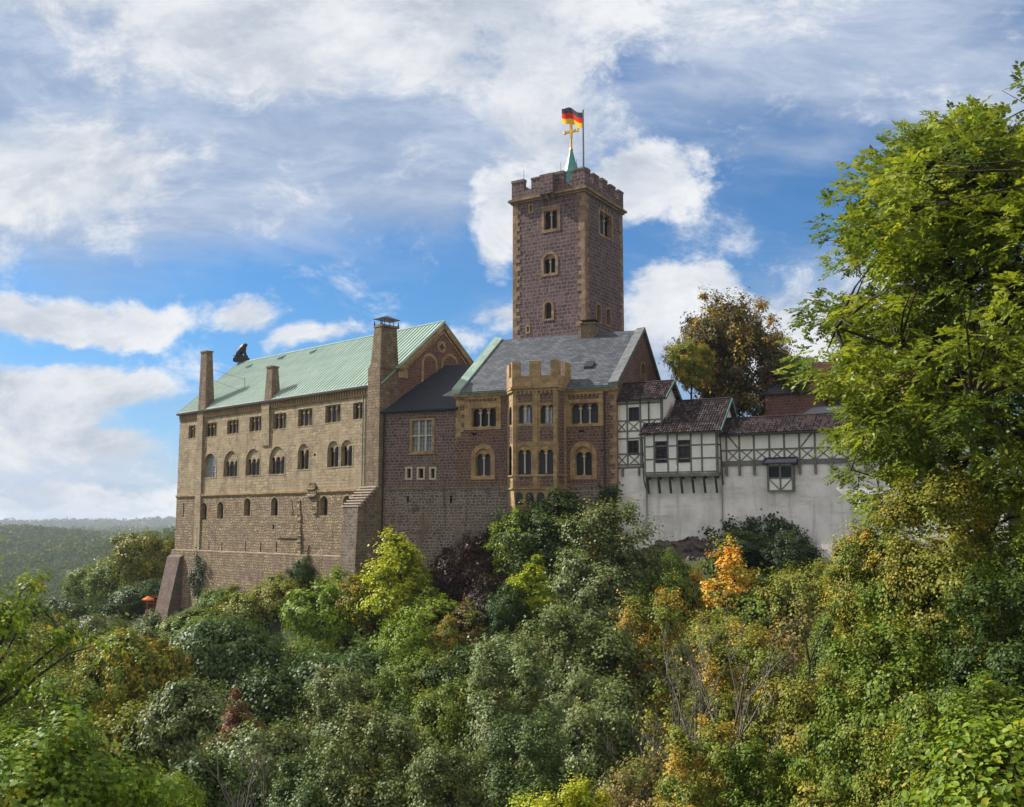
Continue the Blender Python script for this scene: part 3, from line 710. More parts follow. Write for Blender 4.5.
# ------------------------------------------------------------------ link wing and chamber building share one front line
R2 = (.933, -.36)
L0 = (C0[0] + .15 * .687, C0[1] + .15 * .7266)
def link_wing():
    B = Bld('link_wing', L0[0], L0[1], -9.0, R2, 'low stone wing with a slate roof painted shade-dark, between the palace and the oriel building', 'building')
    F = B.front; x0, x1, ze = -.05, 7.65, 10.35; D = 7.3; zr = 15.5
    H = []
    u0, u1, z0, z1 = B.rect(412, 420.4, 432.4, 451)
    wdw = window(B, F, u0, u1, z0, z1, shape='rect', n=3, ring=.2, proud=.06, depth=.35, holes=H, glass=M_glasslight, sill=True)
    m = MB(); w = u1 - u0
    for k in (1, 2): m.fbox(F, u0 + w * k / 3 - .07, u0 + w * k / 3 + .07, z0 + .002, z1 - .002, -.3, -.03)
    m.fbox(F, u0 + .002, u1 - .002, (z0 + z1) / 2 - .06, (z0 + z1) / 2 + .06, -.29, -.035); m.build('stone_mullion', M_pale, wdw, B.zb)
    m = MB()
    for k in range(3):
        uu = u0 + w * (k + .5) / 3; m.fbox(F, uu - .02, uu + .02, z0, z1, -.33, -.31)
        for q in (.18, .34, .66, .82): m.fbox(F, uu - .3, uu + .3, z0 + (z1 - z0) * q - .02, z0 + (z1 - z0) * q + .02, -.332, -.308)
    m.build('glazing_bars', M_iron, wdw, B.zb)
    for a, b in ((232, 262), (290, 325), (352, 382)):
        window(B, F, *B.rect(360 + a / 5.044 + 1.0, 468.5, 360 + b / 5.044 - 1.0, 478), shape='rect', n=0, ring=.16, proud=.05, depth=.3, holes=H, framem=M_pale, glass=M_glassdark)
    m = MB(); G = Face((x0, 0, 0), (0, 1, 0), (-1, 0, 0))
    zband = 3.0
    m.wall(F, rect_pts(x0, x1, zband, ze), H)
    m.face([(x1, 0, zband), (x1, D, zband), (x1, D, ze), (x1, 0, ze)], (1, 0, 0)); m.face([(x0, D, zband), (x1, D, zband), (x1, D, ze), (x0, D, ze)], (0, 1, 0))
    m.build('wall', M_link, B.root, B.zb)
    HL = []
    for px, ya, yb in ((408, 496, 502), (451, 496, 503)): slit(B, F, B.at(px, ya)[0], B.at(px, yb)[1], B.at(px, ya)[1], .2, HL)
    m = MB(); m.wall(F, rect_pts(x0, x1, -9, zband), HL); m.build('lower_wall', M_ramp, B.root, B.zb)
    m = MB(); m.fbox(F, x0, x1, zband - .1, zband + .08, .003, .12); m.build('string_course', M_chim, B.root, B.zb); m = MB(); m.fbox(F, x0, x1, ze - .25, ze, .003, .15); m.build('cornice', M_chim, B.root, B.zb)
    m = MB(); ov = .35; sl = (zr - ze) / D
    m.hexa([(x0 - .3, -ov, ze - ov * sl), (x1 + .2, -ov, ze - ov * sl), (x1 + 1.2, D, zr), (x0 - .3, D, zr), (x0 - .3, -ov, ze - ov * sl + .14), (x1 + .2, -ov, ze - ov * sl + .14), (x1 + 1.2, D, zr + .14), (x0 - .3, D, zr + .14)])
    m.hexa([(x0, D, zr - .2), (x1 + 1.2, D, zr - .2), (x1 + 1.2, D * 2, ze), (x0, D * 2, ze), (x0, D, zr + .13), (x1 + 1.2, D, zr + .13), (x1 + 1.2, D * 2, ze + .2), (x0, D * 2, ze + .2)])
    rf = m.build('roof', M_shadeslate, B.root, B.zb, 'roof')
    m = MB(); m.fbox(F, x0, x1, ze - .16, ze - .03, ov, ov + .14); m.build('gutter', M_iron, rf, B.zb)
    m = MB(); m.tube((.25, -.18, ze - .3), (.1, -.2, -7), .07, n=6); m.build('drainpipe', M_iron, B.root, B.zb)
link_wing()

def chamber():
    B = Bld('chamber_building', L0[0], L0[1], -9.0, R2, 'brown stone building with tan oriel bay and grey slate gabled roof below the tower', 'building')
    F = B.front; x0, x1 = 7.66, 22.85; ze = 11.75; D = 20.6; zr = 18.35
    G = Face((x1, 0, 0), (0, 1, 0), (1, 0, 0))
    Z6 = lambda X, Y: (440 + X / 3.842, 310 + Y / 3.842)
    def rc(X0, Y0, X1, Y1, FF=None): a = Z6(X0, Y0); b = Z6(X1, Y1); return B.rect(a[0], a[1], b[0], b[1], FF)
    H = []
    pu = [rc(95, 330, 235, 460), rc(475, 320, 632, 447)]
    window(B, F, *rc(122, 377, 216, 448), shape='lights', n=3, ring=.2, proud=.08, depth=.5, holes=H, panel=pu[0])
    window(B, F, *rc(503, 358, 609, 436), shape='lights', n=3, ring=.2, proud=.08, depth=.5, holes=H, panel=pu[1])
    window(B, F, *rc(137, 532, 195, 637), shape='arch', n=2, ring=.42, proud=.08, depth=.5, holes=H)
    window(B, F, *rc(520, 524, 584, 635), shape='arch', n=2, ring=.46, proud=.08, depth=.5, holes=H)
    slit(B, F, B.at(*Z6(133, 476))[0], B.at(*Z6(133, 480))[1], B.at(*Z6(133, 473))[1], .5, H)
    slit(B, F, B.at(*Z6(543, 465))[0], B.at(*Z6(543, 469))[1], B.at(*Z6(543, 462))[1], .5, H)
    m = MB(); m.wall(F, rect_pts(x0, x1, 3.0, ze), H)
    GH = []
    window(B, G, *rc(770, 205, 792, 262, G), shape='arch', n=1, ring=.2, proud=.05, depth=.4, holes=GH, framem=M_sand, glass=M_glasslight)
    m.wall(G, [(0, -9), (D, -9), (D, ze), (D / 2, zr - .1), (0, ze)], GH)
    Gl = Face((x0, 0, 0), (0, 1, 0), (-1, 0, 0)); m.wall(Gl, [(0, -9), (D, -9), (D, ze), (D / 2, zr - .1), (0, ze)])
    m.face([(x0, D, -9), (x1, D, -9), (x1, D, ze), (x0, D, ze)], (0, 1, 0))
    m.build('wall', M_brick, B.root, B.zb)
    m = MB(); m.wall(F, rect_pts(x0, x1, -9, 3.0)); m.build('lower_wall', M_ramp, B.root, B.zb)
    m = MB(); m.fbox(F, x0, x1, 2.92, 3.08, .003, .1); m.build('string_course', M_chim, B.root, B.zb)
    # cornice & arched corbel friezes above the window panels
    m = MB(); m.fbox(F, x0 - .3, x1 + .2, ze - .42, ze - .12, .003, .32); m.fbox(F, x0 - .2, x1 + .1, ze - .56, ze - .42, .003, .18)
    for (a, b, c, d) in pu:
        n = 8; w = (b - a) * .8 / n; s0 = a + (b - a) * .1
        for k in range(n):
            m.fbox(F, s0 + w * k, s0 + w * k + w * .3, ze - .86, ze - .565, .085, .2)
        m.fbox(F, a, b, ze - .70, ze - .562, .085, .17)
    m.build('cornice', M_sand, B.root, B.zb)
    # brick field inside panels
    for (a, b, c, d) in pu: m = MB(); m.fbox(F, a + (b - a) * .12, b - (b - a) * .12, d - .52, d - .12, .083, .095); m.build('panel_infill', M_brick, B.root, B.zb)
    # quoins at both ends
    rr = random.Random(4)
    for side, base in ((1, x1), (-1, x0)):
        z = -3.0 if side > 0 else 7.6; m = MB(); k = 0
        while z < ze - .6:
            h = rr.choice((.36, .42, .5)); w = (.25 + .32 * (k % 2) if side > 0 else .42 + .4 * (k % 2)) + rr.uniform(-.12, .12); k += 1
            if side > 0: m.box(base - w, base + .04, -.04, .55, z, z + h - .005)
            else: m.box(base - .05, base + w, -.04, .5, z, z + h - .005)
            z += h
        m.build('quoin', M_quoin if side > 0 else M_sand, B.root, B.zb)
    # roof
    m = MB(); ov = .3; sl = (zr - ze) / (D / 2); ez = ze - ov * sl + .05
    for fy in (lambda y: y, lambda y: D - y):
        m.hexa([(x0 + .45, fy(-ov), ez), (x1 - .6, fy(-ov), ez), (x1 - .6, fy(D / 2), zr), (x0 + .45, fy(D / 2), zr), (x0 + .45, fy(-ov), ez + .14), (x1 - .6, fy(-ov), ez + .14), (x1 - .6, fy(D / 2), zr + .14), (x0 + .45, fy(D / 2), zr + .14)])
    rf = m.build('roof', M_slate, B.root, B.zb, 'roof')
    m = MB()
    for fy in (lambda y: y, lambda y: D - y):
        m.hexa([(x0 - .35, fy(-ov), ez), (x0 + .47, fy(-ov), ez), (x0 + .47, fy(D / 2), zr), (x0 - .35, fy(D / 2), zr), (x0 - .35, fy(-ov), ez + .5), (x0 + .47, fy(-ov), ez + .32), (x0 + .47, fy(D / 2), zr + .32), (x0 - .35, fy(D / 2), zr + .5)])
    m.build('gable_coping', M_copper, rf, B.zb, 'roof')
    m = MB()
    for fy in (lambda y: y, lambda y: D - y):
        m.hexa([(x1 - .62, fy(-ov), ez), (x1 + .25, fy(-ov), ez), (x1 + .25, fy(D / 2), zr), (x1 - .62, fy(D / 2), zr), (x1 - .62, fy(-ov), ez + .34), (x1 + .25, fy(-ov), ez + .42), (x1 + .25, fy(D / 2), zr + .42), (x1 - .62, fy(D / 2), zr + .34)])
    m.build('gable_coping', plain_mat('grey_stone_coping', (.16, .165, .165), (.09, .095, .10)), rf, B.zb)
    m = MB(); m.fbox(F, x0 + .4, x1, ez - .08, ez + .04, ov, ov + .15); m.build('gutter', M_patina, rf, B.zb)
    m = MB(); zc = zr; ux = B.at(590, 330, Face((0, 10.0, 0), (1, 0, 0), (0, -1, 0)))[0]
    m.box(ux - .7, ux + .7, 9.2, 10.6, zr - 1.4, zr + .9); m.box(ux - .8, ux + .8, 9.1, 10.7, zr + .9, zr + 1.05)
    ch = m.build('chimney', M_chim, rf, B.zb)
    m = MB(); m.box(ux - .8, ux + .85, 9.2, 10.6, zr + 1.3, zr + 1.36)
    for a in (-.6, .6): m.box(ux + a - .04, ux + a + .04, 9.8, 9.9, zr + 1.05, zr + 1.3)
    m.build('cowl', M_iron, ch, B.zb)
    # skylight
    def roofpt(px, py):
        n = (B.Y * (-sl) + Vector((0, 0, 1))).normalized(); o = B.o + Vector((0, 0, ze + .2)); r = ray(px, py); k = o.dot(n) / r.dot(n); p = r * k - B.o
        return p.dot(B.X), p.dot(B.Y), p.z
    u, v, z = roofpt(*Z6(575, 215)); m = MB(); m.hexa([(u - .4, v - .5, z - .5 * sl), (u + .4, v - .5, z - .5 * sl), (u + .4, v + .5, z + .5 * sl), (u - .4, v + .5, z + .5 * sl), (u - .4, v - .5, z - .5 * sl + .22), (u + .4, v - .5, z - .5 * sl + .22), (u + .4, v + .5, z + .5 * sl + .22), (u - .4, v + .5, z + .5 * sl + .22)])
    m.build('skylight', M_iron, rf, B.zb)
    m = MB(); u = B.at(*Z6(632, 400))[0]; m.tube(F.P(u, -4, .14), F.P(u, ze - .5, .14), .07, n=6); m.build('drainpipe', M_iron, B.root, B.zb)
    # ---- oriel bay
    pr = 1.7
    ua = B.at(504, 440)[0]; fo = Face((0, -pr, 0), (1, 0, 0), (0, -1, 0))
    fa = B.at(513.6, 440, fo)[0]; fb = B.at(556.5, 440, fo)[0]; ub = fb + .35
    ua = fa - 1.25
    z0 = B.at(535, 489, fo)[1]; zt = B.at(535, 386.5, fo)[1]; zc = B.at(535, 361, fo)[1]
    SL = Face((ua, 0, 0), Vector((fa - ua, -pr, 0)).normalized(), Vector((-pr, -(fa - ua), 0)).normalized()); ls = math.hypot(fa - ua, pr)
    SR = Face((fb, -pr, 0), Vector((ub - fb, pr, 0)).normalized(), Vector((pr, -(ub - fb), 0)).normalized()); lr = math.hypot(ub - fb, pr)
    HO = []
    ew = []
    for X0, Y0, X1, Y1, sh in ((300, 364, 354, 436, 'lights'), (384, 364, 440, 436, 'lights'), (297, 518, 350, 632, 'arch'), (377, 516, 435, 632, 'arch')):
        q = rc(X0, Y0, X1, Y1, fo)
        ew.append((q, sh))
    m = MB()
    oroot = B.root
    HL_ = []
    for (zl, zh) in ((ew[0][0][2], ew[0][0][3]),): HL_.append(arch_pts(ls * .3, ls * .7, zl, zh - ls * .2, 8))
    HL_.append(arch_pts(ls * .3, ls * .7, ew[2][0][2], ew[2][0][3] - ls * .2, 8))
    m.wall(fo, rect_pts(fa, fb, z0, zt), [arch_pts(*q[:3], q[3] - (q[1] - q[0]) / 2, 12) if sh == 'arch' else rect_pts(*q) for q, sh in ew])
    m.wall(SL, rect_pts(0, ls, z0, zt), HL_); m.wall(SR, rect_pts(0, lr, z0, zt))
    orl = m.build('oriel', M_sand, B.root, B.zb)
    class SB: pass
    sb = SB(); sb.root = orl; sb.zb = B.zb
    for q, sh in ew:
        # windows of the bay: frame with panes as one sub-part each
        mm = MB(); w = q[1] - q[0]; n = 2; zs = q[3] - w / 2 if sh == 'arch' else q[3]
        outer = arch_pts(q[0], q[1], q[2], zs, 12) if sh == 'arch' else rect_pts(*q)
        for i in range(len(outer)):
            a, b = outer[i], outer[(i + 1) % len(outer)]; mm.face([fo.P(*a, 0), fo.P(*b, 0), fo.P(*b, -.4), fo.P(*a, -.4)], fo.P((q[0] + q[1]) / 2, (q[2] + q[3]) / 2) - fo.P((a[0] + b[0]) / 2, (a[1] + b[1]) / 2))
        lw = w / 2; rr_ = (lw - .16) / 2; zsp = zs - .02 if sh == 'arch' else q[3] - rr_ - .02
        poly = [(q[1], zsp)] + [p for p in (outer if sh == 'arch' else [(q[1], q[3]), (q[0], q[3])]) if p[1] > zsp + .01] + [(q[0], zsp)]
        for k in range(2):
            cc = q[0] + lw * (k + .5); poly += [(cc - rr_ * math.cos(math.pi * i / 8), zsp + rr_ * .98 * math.sin(math.pi * i / 8)) for i in range(9)]
        pp = []
        for e in poly:
            if not pp or abs(e[0] - pp[-1][0]) + abs(e[1] - pp[-1][1]) > 1e-4: pp.append(e)
        mm.prism([fo.P(a, b, -.1) for a, b in pp], -fo.N * .2)
        mm.cur = 1; uu = (q[0] + q[1]) / 2; mm.tube(fo.P(uu, q[2] + .1, -.2), fo.P(uu, zsp - .12, -.2), .085, n=8); mm.fbox(fo, uu - .13, uu + .13, zsp - .12, zsp - .003, -.3, -.08)
        mm.cur = 2; mm.wall(fo, outer, [], -.39)
        if sh == 'lights': mm.cur = 3; mm.wall(fo, rect_pts(uu - .28, uu + .34, q[2] + .02, zsp + .1), [], -.385)
        mm.build('window', [M_sand, M_pale, M_glassdark, M_glasslight], orl, B.zb)
    for h in HL_:
        mm = MB(); mm.wall(SL, h, [], -.25)
        for i in range(len(h)):
            a, b = h[i], h[(i + 1) % len(h)]; mm.face([SL.P(*a, 0), SL.P(*b, 0), SL.P(*b, -.25), SL.P(*a, -.25)])
        mm.build('window', M_glassdark, orl, B.zb)
    # brick panels of the bay
    qa, qb = ew[0][0], ew[1][0]; zlo = ew[2][0]
    def panel(FF, a, b, c, d): mm = MB(); mm.fbox(FF, a, b, c, d, -.03, .025); mm.build('brick_panel', M_brick, orl, B.zb)
    for q in (ew[0][0], ew[1][0]):
        panel(fo, q[0] - .02, q[1] + .02, zlo[3] + .32, q[2] - .22); panel(fo, q[0], q[1], q[3] + .22, zt - .55); panel(fo, q[0], q[1], z0 + .15, zlo[2] - .2)
    panel(SL, ls * .25, ls * .75, zlo[3] + .3, qa[2] - .2); panel(SR, lr * .2, lr * .75, z0 + .4, zt - .5)
    mm = MB()
    for uu in (fa + .12, (ew[0][0][1] + ew[1][0][0]) / 2, fb - .12): mm.fbox(fo, uu - .16, uu + .16, z0 + .003, zt - .4, .0, .09)
    n = 9; w = (fb - fa - .5) / n
    for k in range(n): mm.fbox(fo, fa + .25 + w * k, fa + .25 + w * k + w * .35, zt - .66, zt - .40, .003, .16)
    for z in (z0 + .0, zt - .4, zlo[2] - .16):
        hh, dd = ((.14, .12) if z != zt - .4 else (.2, .16))
        mm.fbox(fo, fa - .05, fb + .05, z, z + hh, .004, dd); mm.fbox(SL, 0, ls, z, z + hh, .004, dd); mm.fbox(SR, 0, lr, z, z + hh, .004, dd)
    mm.build('moulding', M_sand, orl, B.zb)
    # corbelled foot
    mm = MB(); zq = z0 - 1.45
    top = [(ua, 0, z0), (fa, -pr, z0), (fb, -pr, z0), (ub, 0, z0)]; bot = [(ua + .1, 0, zq), (fa + .05, -pr + .15, zq), (fb - .05, -pr + .15, zq), (ub - .1, 0, zq)]; low = [(ua + 1.2, 0, zq - 2.3), (fa + .9, -.3, zq - 2.3), (fb - .9, -.3, zq - 2.3), (ub - 1.2, 0, zq - 2.3)]
    for A_, B_ in ((top, bot), (bot, low)):
        for i in range(3): mm.face([A_[i], A_[i + 1], B_[i + 1], B_[i]], (0 if i == 1 else (-1 if i == 0 else 1), -1, 0))
    mm.face(low, (0, 0, -1))
    mm.build('corbel_base', M_sand, orl, B.zb)
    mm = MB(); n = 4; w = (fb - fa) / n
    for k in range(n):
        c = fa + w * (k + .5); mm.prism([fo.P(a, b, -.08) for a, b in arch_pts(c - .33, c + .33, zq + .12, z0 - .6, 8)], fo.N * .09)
    mm.build('corbel_niche_shade', M_iron, orl, B.zb)  # raised dark plates paint the shade inside the corbel arches
    # battlement of the bay
    mm = MB(); e = .16
    plan = [(ua - e, .2), (fa - e * .5, -pr - e), (fb + e * .5, -pr - e), (ub + e, .2)]
    def seg(p, q, za, zb_, t=.35, s0=0., s1=1.):
        p = Vector(p); q = Vector(q); d = (q - p); a = p + d * s0; b = p + d * s1; n = Vector((d.y, -d.x)).normalized()
        if n.y > 0: n = -n
        if abs(n.y) < .5 and False: pass
        i_ = -n * t
        mm.hexa([(a.x, a.y, za), (b.x, b.y, za), (b.x + i_.x, b.y + i_.y, za), (a.x + i_.x, a.y + i_.y, za), (a.x, a.y, zb_), (b.x, b.y, zb_), (b.x + i_.x, b.y + i_.y, zb_), (a.x + i_.x, a.y + i_.y, zb_)])
    zm = zt + (zc - zt) * .42
    for i in range(3): seg(plan[i], plan[i + 1], zt + .001, zm)
    for s0, s1 in ((0, .17), (.39, .63), (.87, 1.0)): seg(plan[1], plan[2], zm, zc, .35, s0, s1)
    seg(plan[0], plan[1], zm, zc, .35, .0, .45); seg(plan[0], plan[1], zm, zc, .349, .85, 1.0); seg(plan[2], plan[3], zm, zc, .35, 0, .35); seg(plan[2], plan[3], zm, zc, .35, .7, 1)
    bk = [(ua - e, .2), (ub + e, .2)]
    mm.hexa([(ua - e + .3, .2, zt), (ub + e - .3, .2, zt), (ub + e - .3, 1.0, zt), (ua - e + .3, 1.0, zt), (ua - e + .3, .2, zt + .35), (ub + e - .3, .2, zt + .35), (ub + e - .3, 1.0, zt + .35), (ua - e + .3, 1.0, zt + .35)])
    mm.box(ua - e + .3, ub + e - .3, .7, 1.0, zt + .35, zm)
    mm.box(ua - e, ua - e + .3, .2, 1.0, zt - .1, zc - .02); mm.box(ub + e - .3, ub + e, .2, 1.0, zt - .1, zc - .02)
    mm.face([(plan[0][0], .3, zt + .003), (plan[1][0], plan[1][1] + .1, zt + .003), (plan[2][0], plan[2][1] + .1, zt + .003), (plan[3][0], .3, zt + .003)], (0, 0, 1))
    for i in range(3):
        p, q = Vector(plan[i]), Vector(plan[i + 1]); d = q - p; n = Vector((d.y, -d.x)).normalized(); n = -n if n.y > 0 else n; o_ = n * .12
        mm.hexa([(p.x, p.y, zt - .18), (q.x, q.y, zt - .18), (q.x + o_.x, q.y + o_.y, zt - .18), (p.x + o_.x, p.y + o_.y, zt - .18), (p.x, p.y, zt + .02), (q.x, q.y, zt + .02), (q.x + o_.x, q.y + o_.y, zt + .02), (p.x + o_.x, p.y + o_.y, zt + .02)])
    mm.build('battlement', M_sand, orl, B.zb)
chamber()

# ------------------------------------------------------------------ the tower
TD = (.853, -.522)
TC = (587.2 - 512) / 990 * 104
def tower():
    B = Bld('castle_tower', TC, 104, 2.0, TD, 'tall square keep of purple brown stone with a battlement and arched windows', 'tower')
    F = B.front
    wl = -9.1; wb = 9.7; zt = B.at(586, 188)[1]; z0 = 2.0
    G = Face((0, 0, 0), (0, 1, 0), (1, 0, 0))
    Z5 = lambda X, Y: (490 + X / 3.3625, 100 + Y / 3.3625)
    def rc(X0, Y0, X1, Y1, FF): a = Z5(X0, Y0); b = Z5(X1, Y1); return B.rect(a[0], a[1], b[0], b[1], FF)
    H, HG = [], []
    window(B, F, *rc(182, 372, 226, 434, F), shape='lights', n=2, ring=.16, proud=.05, depth=.5, holes=H, framem=M_quoin, panel=rc(174, 356, 236, 444, F))
    window(B, F, *rc(181, 518, 220, 583, F), shape='arch', n=2, ring=.34, proud=.05, depth=.5, holes=H, framem=M_quoin)
    window(B, F, *rc(184, 681, 207, 735, F), shape='arch', n=1, ring=.30, proud=.05, depth=.5, holes=H, framem=M_quoin, bars=2)
    window(B, F, *rc(133, 354, 141, 376, F), shape='rect', n=0, ring=.14, proud=.04, depth=.4, holes=H)
    window(B, F, *rc(124, 762, 131, 780, F), shape='rect', n=0, ring=.16, proud=.04, depth=.4, holes=H)
    window(B, G, *rc(369, 384, 407, 458, G), shape='lights', n=2, ring=.2, proud=.07, depth=.5, holes=HG, framem=M_quoin, panel=rc(363, 360, 412, 466, G))
    window(B, G, *rc(358, 688, 371, 743, G), shape='arch', n=1, ring=.25, proud=.05, depth=.5, holes=HG, framem=M_quoin)
    window(B, G, *rc(391, 703, 404, 756, G), shape='arch', n=1, ring=.25, proud=.05, depth=.5, holes=HG, framem=M_quoin)
    m = MB(); m.wall(F, rect_pts(wl, 0, z0, zt), H); m.wall(G, rect_pts(0, wb, z0, zt), HG)
    m.face([(wl, 0, z0), (wl, wb, z0), (wl, wb, zt), (wl, 0, zt)], (-1, 0, 0)); m.face([(wl, wb, z0), (0, wb, z0), (0, wb, zt), (wl, wb, zt)], (0, 1, 0))
    m.face([(wl, 0, zt + .3), (0, 0, zt + .3), (0, wb, zt + .3), (wl, wb, zt + .3)], (0, 0, 1))
    m.build('wall', M_tower, B.root, B.zb)
    # quoins
    rr = random.Random(9)
    for cx, cy, sx, sy in ((0, 0, -1, 1), (wl, 0, 1, 1), (0, wb, -1, -1)):
        m = MB(); z = z0; k = 0
        while z < zt - .38:
            h = min(rr.choice((.42, .48, .55)), zt - .36 - z)
            a = .9 if (k + (sx > 0)) % 2 else .5; b = .5 if (k + (sx > 0)) % 2 else .9
            a += rr.uniform(-.16, .16); b += rr.uniform(-.16, .16)
            x_ = sorted((cx - sx * .04, cx + sx * a)); y_ = sorted((cy - sy * .04, cy + sy * b))
            m.box(x_[0], x_[1], y_[0], y_[1], z, z + h - .004)
            z += h; k += 1
        m.build('quoin', M_quoin, B.root, B.zb)
    m = MB()
    for e, za, zb_ in ((.22, zt - .35, zt - .12), (.45, zt - .12, zt + .12), (.3, zt + .12, zt + .22)):
        m.box(wl - e, e, -e, wb + e, za, zb_)
    m.build('cornice', M_quoin, B.root, B.zb)
    # frieze over side window and machicolation box
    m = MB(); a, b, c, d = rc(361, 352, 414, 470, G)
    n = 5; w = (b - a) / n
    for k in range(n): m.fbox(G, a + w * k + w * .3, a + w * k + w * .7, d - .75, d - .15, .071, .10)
    m.build('frieze_niche_shade', M_iron, B.root, B.zb)  # dark strips laid on the panel stand for shade in the frieze
    e = .12; t = .55
    m = MB(); zp = zt + 1.1; zm = zt + 2.4
    for x0, x1, y0, y1 in ((wl - e, e, -e, t - e), (wl - e, e, wb + e - t, wb + e), (wl - e, wl - e + t, t - e, wb + e - t), (e - t, e, t - e, wb + e - t)): m.box(x0, x1, y0, y1, zt + .22, zp)
    par = m.build('parapet', M_tower, B.root, B.zb)
    def merlon(x0, x1, y0, y1):
        m = MB(); m.box(x0, x1, y0, y1, zp, zm - .2); mo = m.build('merlon', M_tower, par, B.zb)
        m.v = []; m.f = []; m.m = []; m.box(x0 - .06, x1 + .06, y0 - .06, y1 + .06, zm - .2, zm)
        return m
    caps = MB()
    def row(a0, a1, n, fixed0, fixed1, axis):
        span = a1 - a0; unit = span / (n + (n - 1) * .62)
        for k in range(n):
            p = a0 + k * unit * 1.62; q = p + unit
            bx = (p, q, fixed0, fixed1) if axis == 'x' else (fixed0, fixed1, p, q)
            if axis == 'y' and (k == 0 or k == n - 1):
                bx = (fixed0, fixed1, p + (t if k == 0 else 0), q - (t if k == n - 1 else 0))
            mm = MB(); mm.box(*bx, zp - .02, zm - .22); mm.cur = 1; mm.box(bx[0] - .05, bx[1] + .05, bx[2] - .05, bx[3] + .05, zm - .22, zm + random.Random(k).uniform(-.05, .08)); mm.build('merlon', [M_tower, M_butt], par, B.zb)
    row(wl - e, e, 4, -e, t - e, 'x'); row(wl - e, e, 4, wb + e - t, wb + e, 'x')
    row(-e, wb + e, 5, e - t, e, 'y'); row(-e, wb + e, 5, wl - e, wl - e + t, 'y')
    # projecting garderobe box on the parapet of the front
    a, b, c, d = rc(178, 318, 222, 333, F)
    m = MB(); m.fbox(F, a, b, zt + .0, zp + 1.15, e, e + .65)
    for uu in (a + .1, (a + b) / 2, b - .1): m.hexa([F.P(uu - .12, zt - .9, .0), F.P(uu + .12, zt - .9, .0), F.P(uu + .12, zt - .7, .15), F.P(uu - .12, zt - .7, .15), F.P(uu - .12, zt - .002, .0), F.P(uu + .12, zt - .002, .0), F.P(uu + .12, zt - .002, .72), F.P(uu - .12, zt - .002, .72)])
    m.build('machicolation', M_tower, par, B.zb)
    # copper spire with gilded cross
    cx, cy = wl / 2 + .25, wb / 2 + .3
    zs = zt + .3; m = MB()
    m.tube((cx, cy, zs), (cx, cy, zs + 3.4), 1.9, 1.6, n=8); m.tube((cx, cy, zs + 3.4), (cx, cy, zs + 5.0), 1.15, .62, n=8); m.tube((cx, cy, zs + 5.0), (cx, cy, zs + 6.5), .62, .2, n=8)
    m.tube((cx, cy, zs + 3.6), (cx, cy, zs + 3.8), 1.25, 1.2, n=8)
    sp = m.build('spire', plain_mat('spire_copper', (.10, .33, .29), (.07, .24, .22), rough=.5), B.root, B.zb)
    m = MB(); m.tube((cx, cy, zs + 6.0), (cx, cy, zs + 9.9), .15, .1, n=8)
    fw = B.X  # cross arms turned a little from the viewer
    zz = zs + 8.9
    m.box(cx - .85, cx + .85, cy - .11, cy + .11, zz - .13, zz + .13); m.box(cx - .13, cx + .13, cy - .111, cy + .111, zz - .9, zs + 9.95)
    for q in (-.85, .85): m.tube((cx + q, cy, zz - .2), (cx + q, cy, zz + .2), .14, n=6)
    for q in (6.0, 6.6): m.tube((cx, cy, zs + q), (cx, cy, zs + q + .25), .24, .18, n=8)
    m.build('cross', M_gold, sp, B.zb)
    for uu in (-7.8, -3.0, -1.0): 
        m = MB(); m.tube((uu, .2, zp), (uu, .2, zm + 1.2), .025, n=4); m.build('lightning_rod', M_iron, par, B.zb)
    # flagpole with flag, standing on the roof
    p = B.world(cx + 1.5, cy + .2, zt + .3)
    r = thing('flagpole', tuple(p), 0, 'tall thin flagpole with black, red and gold striped flag on top of the tower', 'flag')
    zz = (520 - 111) / 990 * 110 - (zt + .3)
    d = p.y; rr_ = ray(581.5, 111); ztop = rr_.z / rr_.y * p.y - p.z
    m = MB(); m.tube((0, 0, 0), (0, 0, ztop), .12, .08, n=8); m.tube((0, 0, ztop), (0, 0, ztop + .2), .14, .05, n=8); m.build('pole', M_pole, r)
    # flag blowing to the left, three bands
    nx, nz = 24, 12; Wf, Hf = 2.5, 1.9; m = MB(); top = ztop - .0
    def fp(i, j):
        a = i / nx; b = j / nz
        x = -a * Wf; z = top - .15 + .35 * a - b * Hf - .10 * math.sin(a * 7) - .25 * a * a * 0
        y = .28 * math.sin(a * 8.5 + b * 1.2) * (.3 + a) - .25 * a
        return Vector((x, y, z + (.18 * a if True else 0)))
    for j in range(nz):
        m.cur = 0 if j < nz / 3 else (1 if j < 2 * nz / 3 else 2)
        for i in range(nx): m.face([fp(i, j), fp(i + 1, j), fp(i + 1, j + 1), fp(i, j + 1)], (0, -1, 0))
    fl = m.build('flag_cloth', [M_fblack, M_fred, M_fgold], r)
    for q in fl.data.polygons: q.use_smooth = True
tower()

